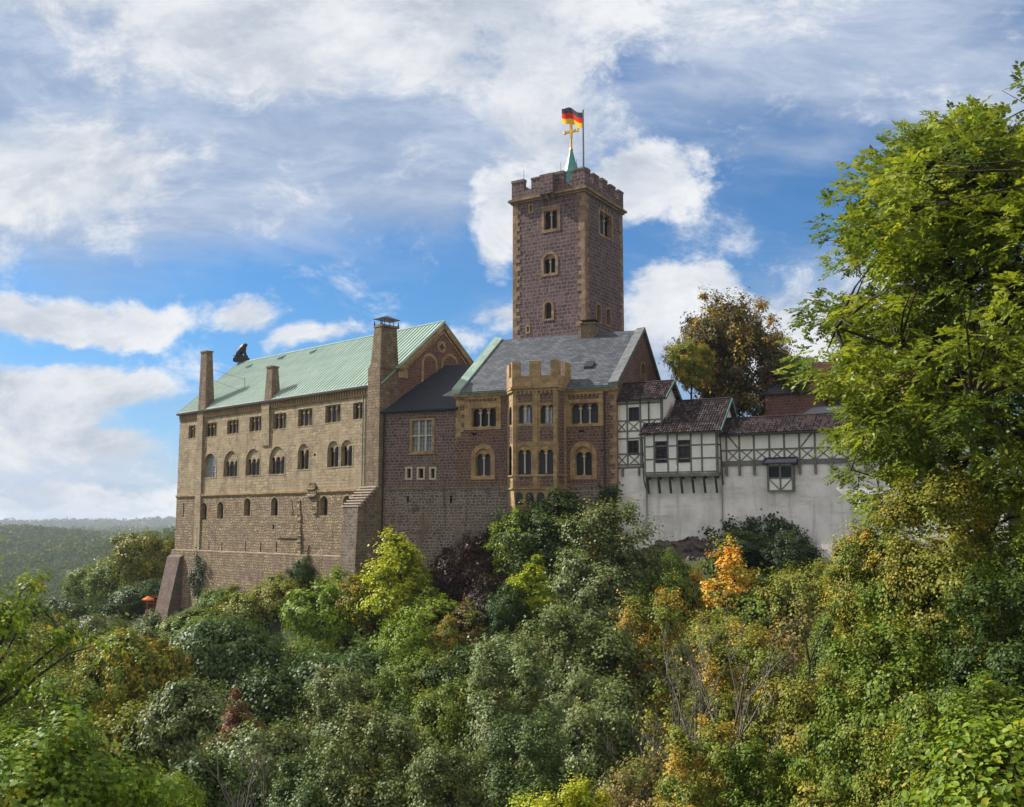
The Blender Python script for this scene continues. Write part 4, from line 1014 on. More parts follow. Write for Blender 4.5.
# ------------------------------------------------------------------ half-timbered range on the white rampart
R3 = Vector((.887, -.462, 0)); K0 = (9.18, 85.33)
def tile_roof(B, name, x0, x1, ye, ze, yr, zr, parent, tw=.22, tl=.34):
    """pantiles as real corrugated courses from eave (ye,ze) to ridge (yr,zr)"""
    L = math.hypot(yr - ye, zr - ze); n = max(1, int(L / tl)); dy, dz = (yr - ye) / L, (zr - ze) / L; ny, nz = -dz, dy
    cols = int((x1 - x0) / tw * 4); vs = []; fs = []; uvs = []
    rng = np.random.RandomState(1)
    for r in range(n):
        s0 = L * r / n; s1 = L * (r + 1) / n + .05
        for (s, lift) in ((s0, .06), (s1, .01)):
            for c in range(cols + 1):
                x = x0 + (x1 - x0) * c / cols; w = .035 * math.sin(2 * math.pi * c / 4) + lift + rng.uniform(-.006, .006)
                vs.append((x, ye + dy * s + ny * w, ze + dz * s + nz * w - B.zb)); uvs.append((x, s))
        b = r * 2 * (cols + 1)
        for c in range(cols): fs.append((b + c, b + c + 1, b + cols + 1 + c + 1, b + cols + 1 + c))
    me = bpy.data.meshes.new(name); me.from_pydata(vs, [], fs); me.materials.append(M_tile)
    uv = me.uv_layers.new(name='UVMap')
    for l in me.loops: uv.data[l.index].uv = uvs[l.vertex_index]
    o = bpy.data.objects.new(name, me); COL.objects.link(o); o.parent = parent
    return o
def tiled(B, x0, x1, yf, ze, yr, zr, yb, zbk, gut=M_iron, verge=True):
    m = MB()
    m.hexa([(x0, yf, ze - .1), (x1, yf, ze - .1), (x1, yr, zr - .1), (x0, yr, zr - .1), (x0, yf, ze), (x1, yf, ze), (x1, yr, zr), (x0, yr, zr)])
    m.hexa([(x0, yr, zr - .1), (x1, yr, zr - .1), (x1, yb, zbk - .1), (x0, yb, zbk - .1), (x0, yr, zr), (x1, yr, zr), (x1, yb, zbk), (x0, yb, zbk)])
    m.tube((x0, yr, zr + .06), (x1, yr, zr + .06), .1, n=6)
    rf = m.build('roof', M_tile, B.root, B.zb, 'roof')
    tile_roof(B, 'tile_courses', x0 + .02, x1 - .02, yf - .06, ze + .02, yr, zr + .03, rf)
    m = MB(); m.box(x0, x1, yf - .18, yf - .05, ze - .14, ze - .02); m.build('gutter', gut, rf, B.zb)
    if verge:
        m = MB(); F1 = Face((x1, 0, 0), (0, 1, 0), (1, 0, 0)); m.beam(F1, yf, ze - .02, yr, zr - .02, .22, .0, .06); m.beam(F1, yr, zr - .02, yb, zbk - .02, .22, 0, .06); m.build('verge_board', M_patina, rf, B.zb)
    return rf
def trect(m, F, u0, u1, z0, z1, w, d0=0., d1=.05):
    m.fbox(F, u0, u0 + w, z0, z1, d0, d1); m.fbox(F, u1 - w, u1, z0, z1, d0, d1); m.fbox(F, u0 + w, u1 - w, z0, z0 + w, d0, d1 - .002); m.fbox(F, u0 + w, u1 - w, z1 - w, z1, d0, d1 - .002)
def xbrace(m, F, u0, u1, z0, z1, w=.11):
    m.beam(F, u0, z0, u1, z1, w, 0, .037); m.beam(F, u0, z1, u1, z0, w, 0, .041)
def small_window(B, F, u0, u1, z0, z1, H, n=2, rows=3):
    return window(B, F, u0, u1, z0, z1, shape='rect', n=n, ring=.1, proud=.06, depth=.16, holes=H, framem=M_dtimber, bars=rows)
Z7 = lambda X, Y: (600 + X / 4.035, 360 + Y / 4.035)
Z8 = lambda X, Y: (700 + X / 4.033, 360 + Y / 4.033)

def rampart():
    B = Bld('rampart_wall', K0[0], K0[1], -6.0, R3, 'tall whitewashed battered wall carrying the half-timbered houses', 'wall')
    F = B.front; m = MB(); n = 24; Lx = 30.0
    z1 = 4.45
    for k in range(n):
        a, b = -.25 + (Lx + .25) * k / n, -.25 + (Lx + .25) * (k + 1) / n
        for j in range(6):
            za, zb = -6 + (z1 + 6) * j / 6, -6 + (z1 + 6) * (j + 1) / 6
            def bat(x, z): return .13 * (z1 - z) * .5 + .03 * math.sin(x * 1.3 + z) * (1 if 0 < j else 1)
            m.face([F.P(a, za, bat(a, za)), F.P(b, za, bat(b, za)), F.P(b, zb, bat(b, zb)), F.P(a, zb, bat(a, zb))], (0, -1, 0))
    m.face([(-.25, -.8, -6), (-.25, 3, -6), (-.25, 3, z1), (-.25, 0, z1)], (-1, 0, 0)); m.face([(Lx, -.8, -6), (Lx, 3, -6), (Lx, 3, z1), (Lx, 0, z1)], (1, 0, 0))
    m.face([(-.25, 0.02, z1), (Lx, 0.02, z1), (Lx, 3, z1), (-.25, 3, z1)], (0, 0, 1))
    m.build('wall_face', M_lime, B.root, B.zb)
    m = MB()
    for px in (648, 723.5): u = B.at(px, 505)[0]; m.fbox(F, u - .03, u + .03, -1.2, 4.2, .2, .42)
    m.build('wall_seam', plain_mat('grey_seam', (.33, .33, .33)), B.root, B.zb)
rampart()

def house_a():
    B = Bld('half_timbered_house', K0[0], K0[1], 4.4, R3, 'narrow tall half-timbered house with crossed braces standing against the brown chamber building', 'house')
    F = B.front; x0, x1 = -.18, 4.1; z0, ze = 4.5, 10.35; D = 4.2
    H = []
    for q in ((118, 192, 157, 243), (115, 326, 155, 381)):
        a = Z7(q[0], q[1]); b = Z7(q[2], q[3]); r = B.rect(a[0] + .8, a[1] + .8, b[0] - .8, b[1] - .8); small_window(B, F, *r, H, rows=2)
    m = MB(); G = Face((x1, 0, 0), (0, 1, 0), (1, 0, 0)); m.wall(F, rect_pts(x0, x1, z0, ze), H)
    m.wall(G, [(0, z0), (D, z0), (D, ze), (D / 2, ze + 1.6), (0, ze)]); m.face([(x0, 0, z0), (x0, D, z0), (x0, D, ze), (x0, 0, ze)], (-1, 0, 0)); m.face([(x0, D, z0), (x1, D, z0), (x1, D, ze), (x0, D, ze)], (0, 1, 0))
    m.build('wall', M_plaster, B.root, B.zb)
    zz = [B.at(630, 360 + Y / 4.035)[1] for Y in (180, 248, 290, 305, 320, 382, 425, 437)]
    m = MB(); w = .15
    zl = [z0] + zz
    for uu in (x0, B.at(*Z7(112, 230))[0] - .12, B.at(*Z7(160, 230))[0], x1 - w): 
        m.fbox(F, uu, uu + w, z0, ze, 0, .05)
    for z in (zz[0], zz[1], zz[2], zz[4], zz[5], zz[6] - .02, z0): m.fbox(F, x0 + .002, x1 - .002, z, z + .13, 0, .046)
    for (za, zb) in ((zz[2], zz[1]), (zz[6], zz[5])):
        e = [x0 + w, B.at(*Z7(112, 230))[0] - .12, B.at(*Z7(160, 230))[0] + w]
        xbrace(m, F, e[0], e[1], za, zb, .09); xbrace(m, F, e[1] + w, B.at(*Z7(160, 230))[0], za, zb, .09); xbrace(m, F, e[2], e[2] + 1.3, za, zb, .09)
    m.fbox(G, 0, .15, z0, ze, 0, .05)
    for uu in (.4, 1.9, 3.0): m.fbox(F, uu, uu + .16, z0 - .7, z0 + .02, -.0, .2)
    m.build('timber_frame', M_timber, B.root, B.zb)
    tiled(B, x0 - .35, x1 + .45, -.3, ze + .02, 2.1, ze + 1.75, 4.5, ze, gut=M_iron)
    m = MB(); u = B.at(*Z7(198, 190))[0]; m.tube((u, -.12, ze - .2), (u, -.12, 8.2), .06, n=6); m.build('drainpipe', M_iron, B.root, B.zb)
house_a()

def house_b():
    B = Bld('half_timbered_house', K0[0], K0[1], 3.0, R3, 'wide projecting half-timbered house with two dark windows, jettied out over the white wall on brackets', 'house')
    pr = .9; F = Face((0, -pr, 0), (1, 0, 0), (0, -1, 0))
    x0 = B.at(*Z7(178, 380), F)[0]; x1 = B.at(*Z7(474, 380), F)[0]; ze = B.at(*Z7(325, 291), F)[1]; z0 = B.at(*Z7(325, 462), F)[1]
    H = []
    for q in ((226, 330, 270, 413), (318, 325, 362, 411)):
        a = Z7(q[0], q[1]); b = Z7(q[2], q[3]); small_window(B, F, *B.rect(a[0] + .6, a[1] + .6, b[0] - .6, b[1] - .6, F), H, rows=3)
    D = 5.0; zr = ze + 3.0; yr = 2.6
    m = MB(); G = Face((x1, 0, 0), (0, 1, 0), (1, 0, 0)); m.wall(F, rect_pts(x0, x1, z0, ze), H)
    m.wall(G, [(-pr, z0), (D, z0), (D, ze), (yr, zr), (-pr, ze)]); m.face([(x0, -pr, z0), (x0, 1, z0), (x0, 1, ze), (x0, -pr, ze)], (-1, 0, 0)); m.face([(x0, -pr, z0), (x1, -pr, z0), (x1, 1, z0), (x0, 1, z0)], (0, 0, -1))
    m.build('wall', M_plaster, B.root, B.zb)
    m = MB(); w = .14
    us = [x0] + [B.at(*Z7(X, 380), F)[0] for X in (216, 271, 309, 364, 408)] + [x1 - w]
    for uu in us: m.fbox(F, uu, uu + w, z0, ze, 0, .05)
    zs = [B.at(*Z7(325, Y), F)[1] for Y in (345, 398, 452)]
    for z in zs: m.fbox(F, x0 + .002, x1 - .002, z - .06, z + .06, 0, .044)
    for i in (2,): pass
    m.fbox(F, x0, x1, ze - .15, ze, 0, .048); m.fbox(F, x0 - .05, x1 + .05, z0 - .16, z0 + .1, -.05, .1)
    for uu in (-pr, -.1): m.fbox(G, uu, uu + .13, z0, ze, 0, .05)
    for z in zs[:2] + [z0 + .05, ze - .1]: m.fbox(G, -pr, 2.5, z - .06, z + .06, 0, .045)
    m.build('timber_frame', M_timber, B.root, B.zb)
    for i in range(7):
        uu = x0 + .15 + (x1 - x0 - .45) * i / 6; m = MB()
        m.fbox(F, uu, uu + .16, z0 - .34, z0 - .162, -.75, .08)
        P0 = F.P(uu, z0 - .3, .02); 
        q = [(uu, -pr + .0, z0 - .34), (uu, -pr + .2, z0 - .34), (uu, -.38, z0 - 1.55), (uu, -.56, z0 - 1.55)]
        m.prism([(a, b - .02, c) for a, b, c in q], (.15, 0, 0)); m.build('bracket', M_dtimber, B.root, B.zb)
    xa = B.at(*Z7(265, 200), F)[0]
    tiled(B, xa - .3, x1 + .4, -pr - .35, ze - .05, yr, zr, 5.2, ze + .2)
    # lower strip of roof in front of the tall house
    m = MB(); k = .55; sl = (zr - ze) / (yr + pr + .35)
    yk = -pr - .35 + 1.75
    m.hexa([(x0 - .35, -pr - .35, ze - .17), (xa - .31, -pr - .35, ze - .17), (xa - .31, yk, ze - .17 + 1.75 * sl), (x0 - .1, yk, ze - .17 + 1.75 * sl), (x0 - .35, -pr - .35, ze - .07), (xa - .31, -pr - .35, ze - .07), (xa - .31, yk, ze - .07 + 1.75 * sl), (x0 - .1, yk, ze - .07 + 1.75 * sl)])
    r2 = m.build('side_roof', M_tile, B.root, B.zb, 'roof')
    tile_roof(B, 'tile_courses', x0 - .3, xa - .32, -pr - .4, ze - .06, yk, ze - .04 + 1.75 * sl, r2)
    m = MB(); m.box(x0 - .1, xa - .3, yk, yk + .12, ze - .1 + 1.75 * sl, ze + .12 + 1.75 * sl); m.build('flashing', M_patina, r2, B.zb)
    m = MB(); m.tube((x0 - .12, -pr - .1, ze - .2), (x0 - .12, -pr + .1, z0 - .2), .055, n=6); m.tube((x0 - .12, -pr + .1, z0 - .2), (x0 - .12, -.3, z0 - 1.1), .055, n=6)
    m.tube((x1 + .25, -pr - .1, ze - .2), (x1 + .25, -.3, z0 - .9), .055, n=6); m.build('drainpipe', M_iron, B.root, B.zb)
house_b()

def gallery():
    B = Bld('timbered_gallery', K0[0], K0[1], 4.4, R3, 'long low half-timbered wall walk with a row of crossed braces under brown tiles', 'gallery')
    F = B.front; x0 = 9.05; x1 = 28.5; ze = 7.05; z0 = 4.5
    m = MB(); m.wall(F, rect_pts(x0, x1, z0, ze), []); m.face([(x1, 0, z0), (x1, 2.6, z0), (x1, 2.6, ze), (x1, 0, ze)], (1, 0, 0)); m.build('wall', M_plaster, B.root, B.zb)
    zb_ = B.at(*Z8(250, 360))[1]; zc = B.at(*Z8(250, 405))[1]
    us = [B.at(*Z8(X, 350))[0] for X in (103, 155, 214, 276, 336, 397, 460)]; st = us[3] - us[2]
    while us[-1] < x1 - .3: us.append(us[-1] + st)
    m = MB(); w = .15
    for k, uu in enumerate(us):
        m.fbox(F, uu, uu + w, z0, ze, 0, .05)
        m.fbox(F, uu, uu + .18, z0 - .85, z0 + .1, .07, .28)
        if k + 1 < len(us): xbrace(m, F, uu + w, us[k + 1], zc, zb_, .09)
    m.beam(F, us[0] + .2, ze - .1, us[1], zb_ + .1, .12, 0, .035); m.beam(F, us[6] - .1, ze - .1, us[5] + .2, zb_ + .1, .12, 0, .035)
    for z in (zb_ - .02, zc - .05): m.fbox(F, x0, x1, z - .07, z + .07, 0, .046)
    m.fbox(F, x0, x1, z0 - .05, z0 + .2, -.0, .12); m.fbox(F, x0, x1, ze - .16, ze, 0, .06)
    m.build('timber_frame', M_timber, B.root, B.zb)
    tiled(B, x0 - .3, x1 + .3, -.45, ze, 1.9, ze + 1.45, 3.6, ze + .3, verge=False)
    # hanging box bay
    F2 = Face((0, -.55, 0), (1, 0, 0), (0, -1, 0))
    u0, u1, za, zt = B.rect(*Z8(272, 420), *Z8(377, 530), F2)
    m = MB(); H = []
    zw = B.at(*Z8(320, 473), F2)[1]; zt2 = B.at(*Z8(320, 430), F2)[1]
    um = (u0 + u1) / 2
    H = [rect_pts(u0 + .14, um - .07, zw, zt2), rect_pts(um + .07, u1 - .14, zw, zt2)]
    m.wall(F2, rect_pts(u0, u1, za, zt), H)
    for xx, s in ((u0, -1), (u1, 1)): m.face([(xx, -.55, za), (xx, -.05, za), (xx, -.05, zt), (xx, -.55, zt)], (s, 0, 0))
    m.face([(u0, -.55, za), (u1, -.55, za), (u1, -.05, za), (u0, -.05, za)], (0, 0, -1))
    bay = m.build('box_bay', M_plaster, B.root, B.zb)
    m = MB()
    for uu in (u0, um - .07, u1 - .14): m.fbox(F2, uu, uu + .14, za, zt, .001, .05)
    for z in (za, zw - .12, zt2): m.fbox(F2, u0 + .003, u1 - .003, z, z + .12, .001, .045)
    m.beam(F2, u0 + .1, zw - .1, um - .05, za + .12, .09, 0, .035); m.beam(F2, u1 - .1, zw - .1, um + .05, za + .12, .09, 0, .035)
    for xx in (u0, u1):
        FF = Face((xx, 0, 0), (0, 1, 0), (-1 if xx == u0 else 1, 0, 0)); trect(m, FF, -.55, -.1, za, zt, .12, 0, .04)
    m.build('timber_frame', M_timber, bay, B.zb)
    for h in H: m = MB(); m.wall(F2, h, [], -.08); m.build('pane', M_glassdark, bay, B.zb)
    m = MB(); m.hexa([(u0 - .3, -.95, zt + .02), (u1 + .3, -.95, zt + .02), (u1 + .3, -.05, zt + .02), (u0 - .3, -.05, zt + .02), (u0 - .3, -.95, zt + .12), (u1 + .3, -.95, zt + .12), (u1 + .3, -.05, zt + .6), (u0 - .3, -.05, zt + .6)])
    m.build('bay_roof', M_shadeslate, bay, B.zb, 'roof')
gallery()

def back_houses():
    B = Bld('brick_house', 24.6, 93.0, 0, (.887, -.462), 'dark red brick house with a low hipped slate roof behind the timbered gallery', 'house')
    m = MB(); m.box(-.5, 4.0, 0, 7, 0, 11.9); m.build('wall', M_gable, B.root, 0)
    m = MB(); bz = [(-.9, -.4, 11.9), (4.4, -.4, 11.9), (4.4, 7.4, 11.9), (-.9, 7.4, 11.9)]; a1 = (1.5, 2.6, 14.0); a2 = (1.5, 4.6, 14.0)
    m.face([bz[0], bz[1], a1], (0, -1, 1)); m.face([bz[1], bz[2], a2, a1], (1, 0, 1)); m.face([bz[2], bz[3], a2], (0, 1, 1)); m.face([bz[3], bz[0], a1, a2], (-1, 0, 1)); m.face(bz, (0, 0, -1))
    m.build('roof', M_slate, B.root, 0, 'roof')
    B = Bld('red_roofed_house', 25.8, 100.0, 0, (.887, -.462), 'long house with a weathered orange red tiled roof showing through the ash leaves', 'house')
    m = MB(); m.box(0, 16, 0, 8, 0, 12.3); w = m.build('wall', M_brick, B.root, 0)
    m = MB()
    for fy in (lambda y: y, lambda y: 8 - y): m.hexa([(-.4, fy(-.5), 12.0), (16.4, fy(-.5), 12.0), (16.4, fy(4), 16.2), (-.4, fy(4), 16.2), (-.4, fy(-.5), 12.2), (16.4, fy(-.5), 12.2), (16.4, fy(4), 16.4), (-.4, fy(4), 16.4)])
    rf = m.build('roof', M_redroof, B.root, 0, 'roof')
    m = MB(); m.box(-.4, 16.4, -.75, -.55, 11.9, 12.1); m.build('gutter', M_patina, rf, 0)
    m = MB(); m.box(.6, 1.5, 3.4, 4.4, 15, 17.2); m.build('chimney', M_gable, rf, 0)
    B = Bld('lean_to_shed', 25.5, 84.5, 2, (.887, -.462), 'low brown shed roof with pale green gutters just above the gallery tiles', 'shed')
    m = MB(); m.box(0, 9, 0, 5, 2, 9.1); m.build('wall', M_gable, B.root, 2)
    m = MB(); m.hexa([(-.3, -.4, 9.0), (9.3, -.4, 9.0), (9.3, 5.3, 10.2), (-.3, 5.3, 10.2), (-.3, -.4, 9.15), (9.3, -.4, 9.15), (9.3, 5.3, 10.35), (-.3, 5.3, 10.35)]); rf = m.build('roof', M_shadeslate, B.root, 2, 'roof')
    m = MB(); m.box(-.3, 9.3, -.56, -.42, 9.02, 9.16); m.box(-.3, 9.3, -.44, 5.3, 9.151, 9.17); m.build('gutter', M_patina, rf, 2)
back_houses()

# rock outcrop below the white wall
def rock():
    m = MB(); rng = random.Random(2); n = 60; J = 16
    P = []
    for i in range(n + 1):
        u = .9 + 10.5 * i / n; a = i / n; top = -2.75 + 1.35 * math.sin(min(1, a * 1.1 + .08) * math.pi * .62) + .16 * math.sin(u * 2.1) + rng.uniform(-.08, .08)
        row = []
        for j in range(J + 1):
            t_ = j / J; step = .22 * math.sin(t_ * 19 + u * 1.3) + .12 * math.sin(t_ * 41 - u * 3.1)
            d = .42 + t_ * 2.3 + (0 if j == 0 else step * .8 + rng.uniform(-.13, .13)); z = top - t_ ** 1.3 * 3.6 + (0 if j == 0 else rng.uniform(-.08, .08))
            p = Vector((K0[0], K0[1], 0)) + R3 * (u + (rng.uniform(-.07, .07))) + Vector((-.462, -.887, 0)) * d + Vector((0, 0, z)); row.append(p)
        P.append(row)
    for i in range(n):
        for j in range(J): m.face([P[i][j], P[i + 1][j], P[i + 1][j + 1]], (0, -1, .6)); m.face([P[i][j], P[i + 1][j + 1], P[i][j + 1]], (0, -1, .6))
    o = m.build('rock_outcrop', M_rock); tag(o, kind='structure')
rock()

# orange parasol and red barrier at the palace foot (far left)
def terrace():
    p = ray(148, 600) * 118; 
    r = thing('parasol', (p.x, p.y, p.z + .1), 0, 'small orange parasol on the terrace at the left foot of the palace', 'parasol')
    m = MB(); m.tube((0, 0, -2), (0, 0, .4), .04, n=6); m.build('pole', M_pole, r)
    m = MB(); n = 8; q = [(.72 * math.cos(k * math.pi / 4), .72 * math.sin(k * math.pi / 4), 0) for k in range(n)]
    for k in range(n): m.face([q[k], q[(k + 1) % n], (0, 0, .4)], (0, 0, 1)); m.face([q[k], q[(k + 1) % n], (q[(k + 1) % n][0], q[(k + 1) % n][1], -.15), (q[k][0], q[k][1], -.15)])
    m.build('canopy', M_orange, r)
    p = ray(157, 597) * 119
    r = thing('terrace_railing', (p.x, p.y, p.z - 1.4), R(-20), 'dark red railing beside the orange parasol at the buttress foot', 'railing')
    m = MB()
    for z in (.6, 1.0, 1.4): m.box(-1.6, 1.4, -.04, .04, z - .06, z + .06)
    m.build('rail', M_redc, r); m = MB()
    for x in (-1.5, -.5, .4, 1.3): m.box(x - .05, x + .05, -.05, .05, -1, 1.5)
    m.build('post', M_redc, r)
terrace()

# ------------------------------------------------------------------ trees
def leaf_mat(name, base, alt, accent=None, accent_lo=.80, trans=.23, gloss=.35):
    m = bpy.data.materials.new(name); m.use_nodes = True; t = NT(m.node_tree)
    for n in list(t.n): t.n.remove(n)
    out = t.node('ShaderNodeOutputMaterial')
    at = t.node('ShaderNodeAttribute', attribute_name='tint'); ac = t.node('ShaderNodeAttribute', attribute_name='clump')
    oi = t.node('ShaderNodeObjectInfo')
    c = t.mix(at.outputs['Fac'], (*base, 1), (*alt, 1))
    c = t.mix(t.math('MULTIPLY', ac.outputs['Fac'], .45), c, (*[v * .62 for v in base], 1))
    if accent:
        sel = t.smooth(t.math('ADD', t.math('MULTIPLY', ac.outputs['Fac'], .72), t.math('MULTIPLY', at.outputs['Fac'], .28)), accent_lo - .07, accent_lo + .05)
        c = t.mix(sel, c, (*accent, 1))
    hsv = t.node('ShaderNodeHueSaturation'); t.put(hsv.inputs['Color'], c)
    t.put(hsv.inputs['Hue'], t.math('ADD', .49, t.math('MULTIPLY', oi.outputs['Random'], .02)))
    t.put(hsv.inputs['Value'], t.math('ADD', .82, t.math('MULTIPLY', at.outputs['Fac'], .35)))
    c = hsv.outputs[0]
    pb = t.node('ShaderNodeBsdfPrincipled'); t.put(pb.inputs['Base Color'], c); pb.inputs['Roughness'].default_value = .45; pb.inputs['Specular IOR Level'].default_value = gloss
    tr = t.node('ShaderNodeBsdfTranslucent'); t.put(tr.inputs[0], t.mix(1.0, c, (1.25, 1.2, .6, 1), 'MULTIPLY'))
    mx = t.node('ShaderNodeMixShader'); mx.inputs[0].default_value = trans
    t.l.new(pb.outputs[0], mx.inputs[1]); t.l.new(tr.outputs[0], mx.inputs[2]); t.l.new(mx.outputs[0], out.inputs[0])
    return m
PALT = dict(
    mid=leaf_mat('mid_green_leaves', (.105, .165, .022), (.175, .245, .03), (.27, .26, .035), .84, gloss=.12),
    dark=leaf_mat('dark_green_leaves', (.042, .078, .018), (.08, .125, .026), gloss=.12),
    grey=leaf_mat('grey_green_leaves', (.115, .158, .048), (.20, .245, .088), (.28, .23, .05), .88, gloss=.16),
    greyb=leaf_mat('blue_green_leaves', (.068, .115, .032), (.12, .178, .055), (.17, .19, .04), .9, gloss=.15),
    bright=leaf_mat('bright_green_leaves', (.16, .24, .02), (.25, .33, .03), gloss=.12),
    yg=leaf_mat('yellow_green_leaves', (.36, .40, .02), (.48, .50, .03), (.19, .27, .02), .78, gloss=.12),
    olive=leaf_mat('olive_leaves', (.16, .18, .028), (.25, .26, .04), (.33, .27, .04), .76, gloss=.10),
    orange=leaf_mat('orange_leaves', (.66, .32, .03), (.80, .52, .06), (.36, .33, .04), .62, gloss=.12),
    yellow=leaf_mat('golden_leaves', (.35, .25, .03), (.47, .37, .045), (.18, .21, .03), .50, gloss=.10),
    mixed=leaf_mat('turning_leaves', (.14, .18, .03), (.23, .26, .04), (.44, .29, .04), .68, gloss=.10),
    brown=leaf_mat('brown_leaves', (.21, .15, .05), (.32, .25, .09), (.15, .17, .035), .58, gloss=.10),
    rust=leaf_mat('rust_leaves', (.19, .095, .05), (.26, .15, .08), gloss=.10),
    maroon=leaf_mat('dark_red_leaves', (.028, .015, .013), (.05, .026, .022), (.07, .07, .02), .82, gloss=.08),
    ash=leaf_mat('ash_leaves', (.19, .25, .028), (.31, .36, .045), (.10, .15, .028), .66, trans=.40, gloss=.2),
    maple=leaf_mat('maple_leaves', (.13, .215, .02), (.22, .31, .028), (.32, .31, .03), .80, trans=.36, gloss=.2),
    court=leaf_mat('courtyard_leaves', (.085, .075, .028), (.145, .115, .036), (.44, .31, .055), .66, gloss=.10),
    ivy=leaf_mat('ivy_leaves', (.028, .05, .016), (.05, .085, .024), gloss=.15),
)
SHAPES = {
    'kite': ([(0, 0, 0), (.5, .42, .10), (0, 1, -.05), (-.5, .42, .10)], [(0, 1, 2, 3)]),
    'leaflet': ([(0, 0, 0), (.27, .48, .07), (0, 1, -.08), (-.27, .48, .07)], [(0, 1, 2, 3)]),
    'oval': ([(0, 0, 0), (.26, .2, .05), (.34, .5, .07), (.2, .82, .02), (0, 1.06, -.10), (-.2, .82, .02), (-.34, .5, .07), (-.26, .2, .05), (0, .5, -.02)], [(0, 1, 2, 8), (8, 2, 3, 4), (0, 8, 6, 7), (8, 4, 5, 6)]),
    'lobed': ([(0, 0, 0), (.5, .1, .05), (.25, .35, 0), (.55, .62, .04), (.2, .65, 0), (0, 1.05, -.06), (-.2, .65, 0), (-.55, .62, .04), (-.25, .35, 0), (-.5, .1, .05)], [(0, 1, 2, 8, 9), (2, 3, 4, 6, 7, 8), (4, 5, 6)]),
}
def leaves_mesh(name, pos, nrm, ax, size, tint, clump, shape):
    tv, tf = SHAPES[shape]; tv = np.array(tv); k = len(tv); N = len(pos)
    side = np.cross(ax, nrm); side /= np.linalg.norm(side, axis=1, keepdims=True) + 1e-9
    V = pos[:, None, :] + size[:, None, None] * (tv[None, :, 0:1] * side[:, None, :] + tv[None, :, 1:2] * ax[:, None, :] + tv[None, :, 2:3] * nrm[:, None, :])
    V = V.reshape(-1, 3).astype(np.float32)
    base = np.arange(N) * k
    loops = []; starts = []; tot = []
    per = sum(len(f) for f in tf)
    L = np.concatenate([np.array(f)[None, :] + base[:, None] for f in tf], 1).reshape(-1)
    lens = np.tile(np.array([len(f) for f in tf]), N)
    st = np.concatenate([[0], np.cumsum(lens)[:-1]])
    me = bpy.data.meshes.new(name)
    me.vertices.add(len(V)); me.vertices.foreach_set('co', V.reshape(-1))
    me.loops.add(len(L)); me.loops.foreach_set('vertex_index', L.astype(np.int32))
    me.polygons.add(len(lens)); me.polygons.foreach_set('loop_start', st.astype(np.int32))
    me.update(calc_edges=True)
    for nm, arr in (('tint', tint), ('clump', clump)):
        a = me.attributes.new(nm, 'FLOAT', 'FACE'); a.data.foreach_set('value', np.repeat(arr, len(tf)).astype(np.float32))
    return me
def unitv(a): return a / (np.linalg.norm(a, axis=1, keepdims=True) + 1e-9)

def tube_path(mb, pts, r0, r1, n=5):
    """one swept tube through pts"""
    rings = []
    for i, p in enumerate(pts):
        a = pts[max(0, i - 1)]; b = pts[min(len(pts) - 1, i + 1)]; ax = (b - a).normalized(); t = ax.orthogonal().normalized() if i == 0 else (t - ax * t.dot(ax)).normalized()
        bb = ax.cross(t); r = r0 + (r1 - r0) * (i / (len(pts) - 1)) ** .8
        rings.append([p + (t * math.cos(2 * math.pi * k / n) + bb * math.sin(2 * math.pi * k / n)) * r for k in range(n)])
    b0 = len(mb.v)
    for rg in rings: mb.v += [tuple(q) for q in rg]
    for i in range(len(rings) - 1):
        for k in range(n):
            a = b0 + i * n + k; b = b0 + i * n + (k + 1) % n
            mb.f.append((a, b, b + n, a + n)); mb.m.append(0)

def fast_build(mb, name, mat):
    me = bpy.data.meshes.new(name); me.from_pydata(mb.v, [], mb.f); me.materials.append(mat)
    me.polygons.foreach_set('use_smooth', [True] * len(mb.f)); me.update(); return me

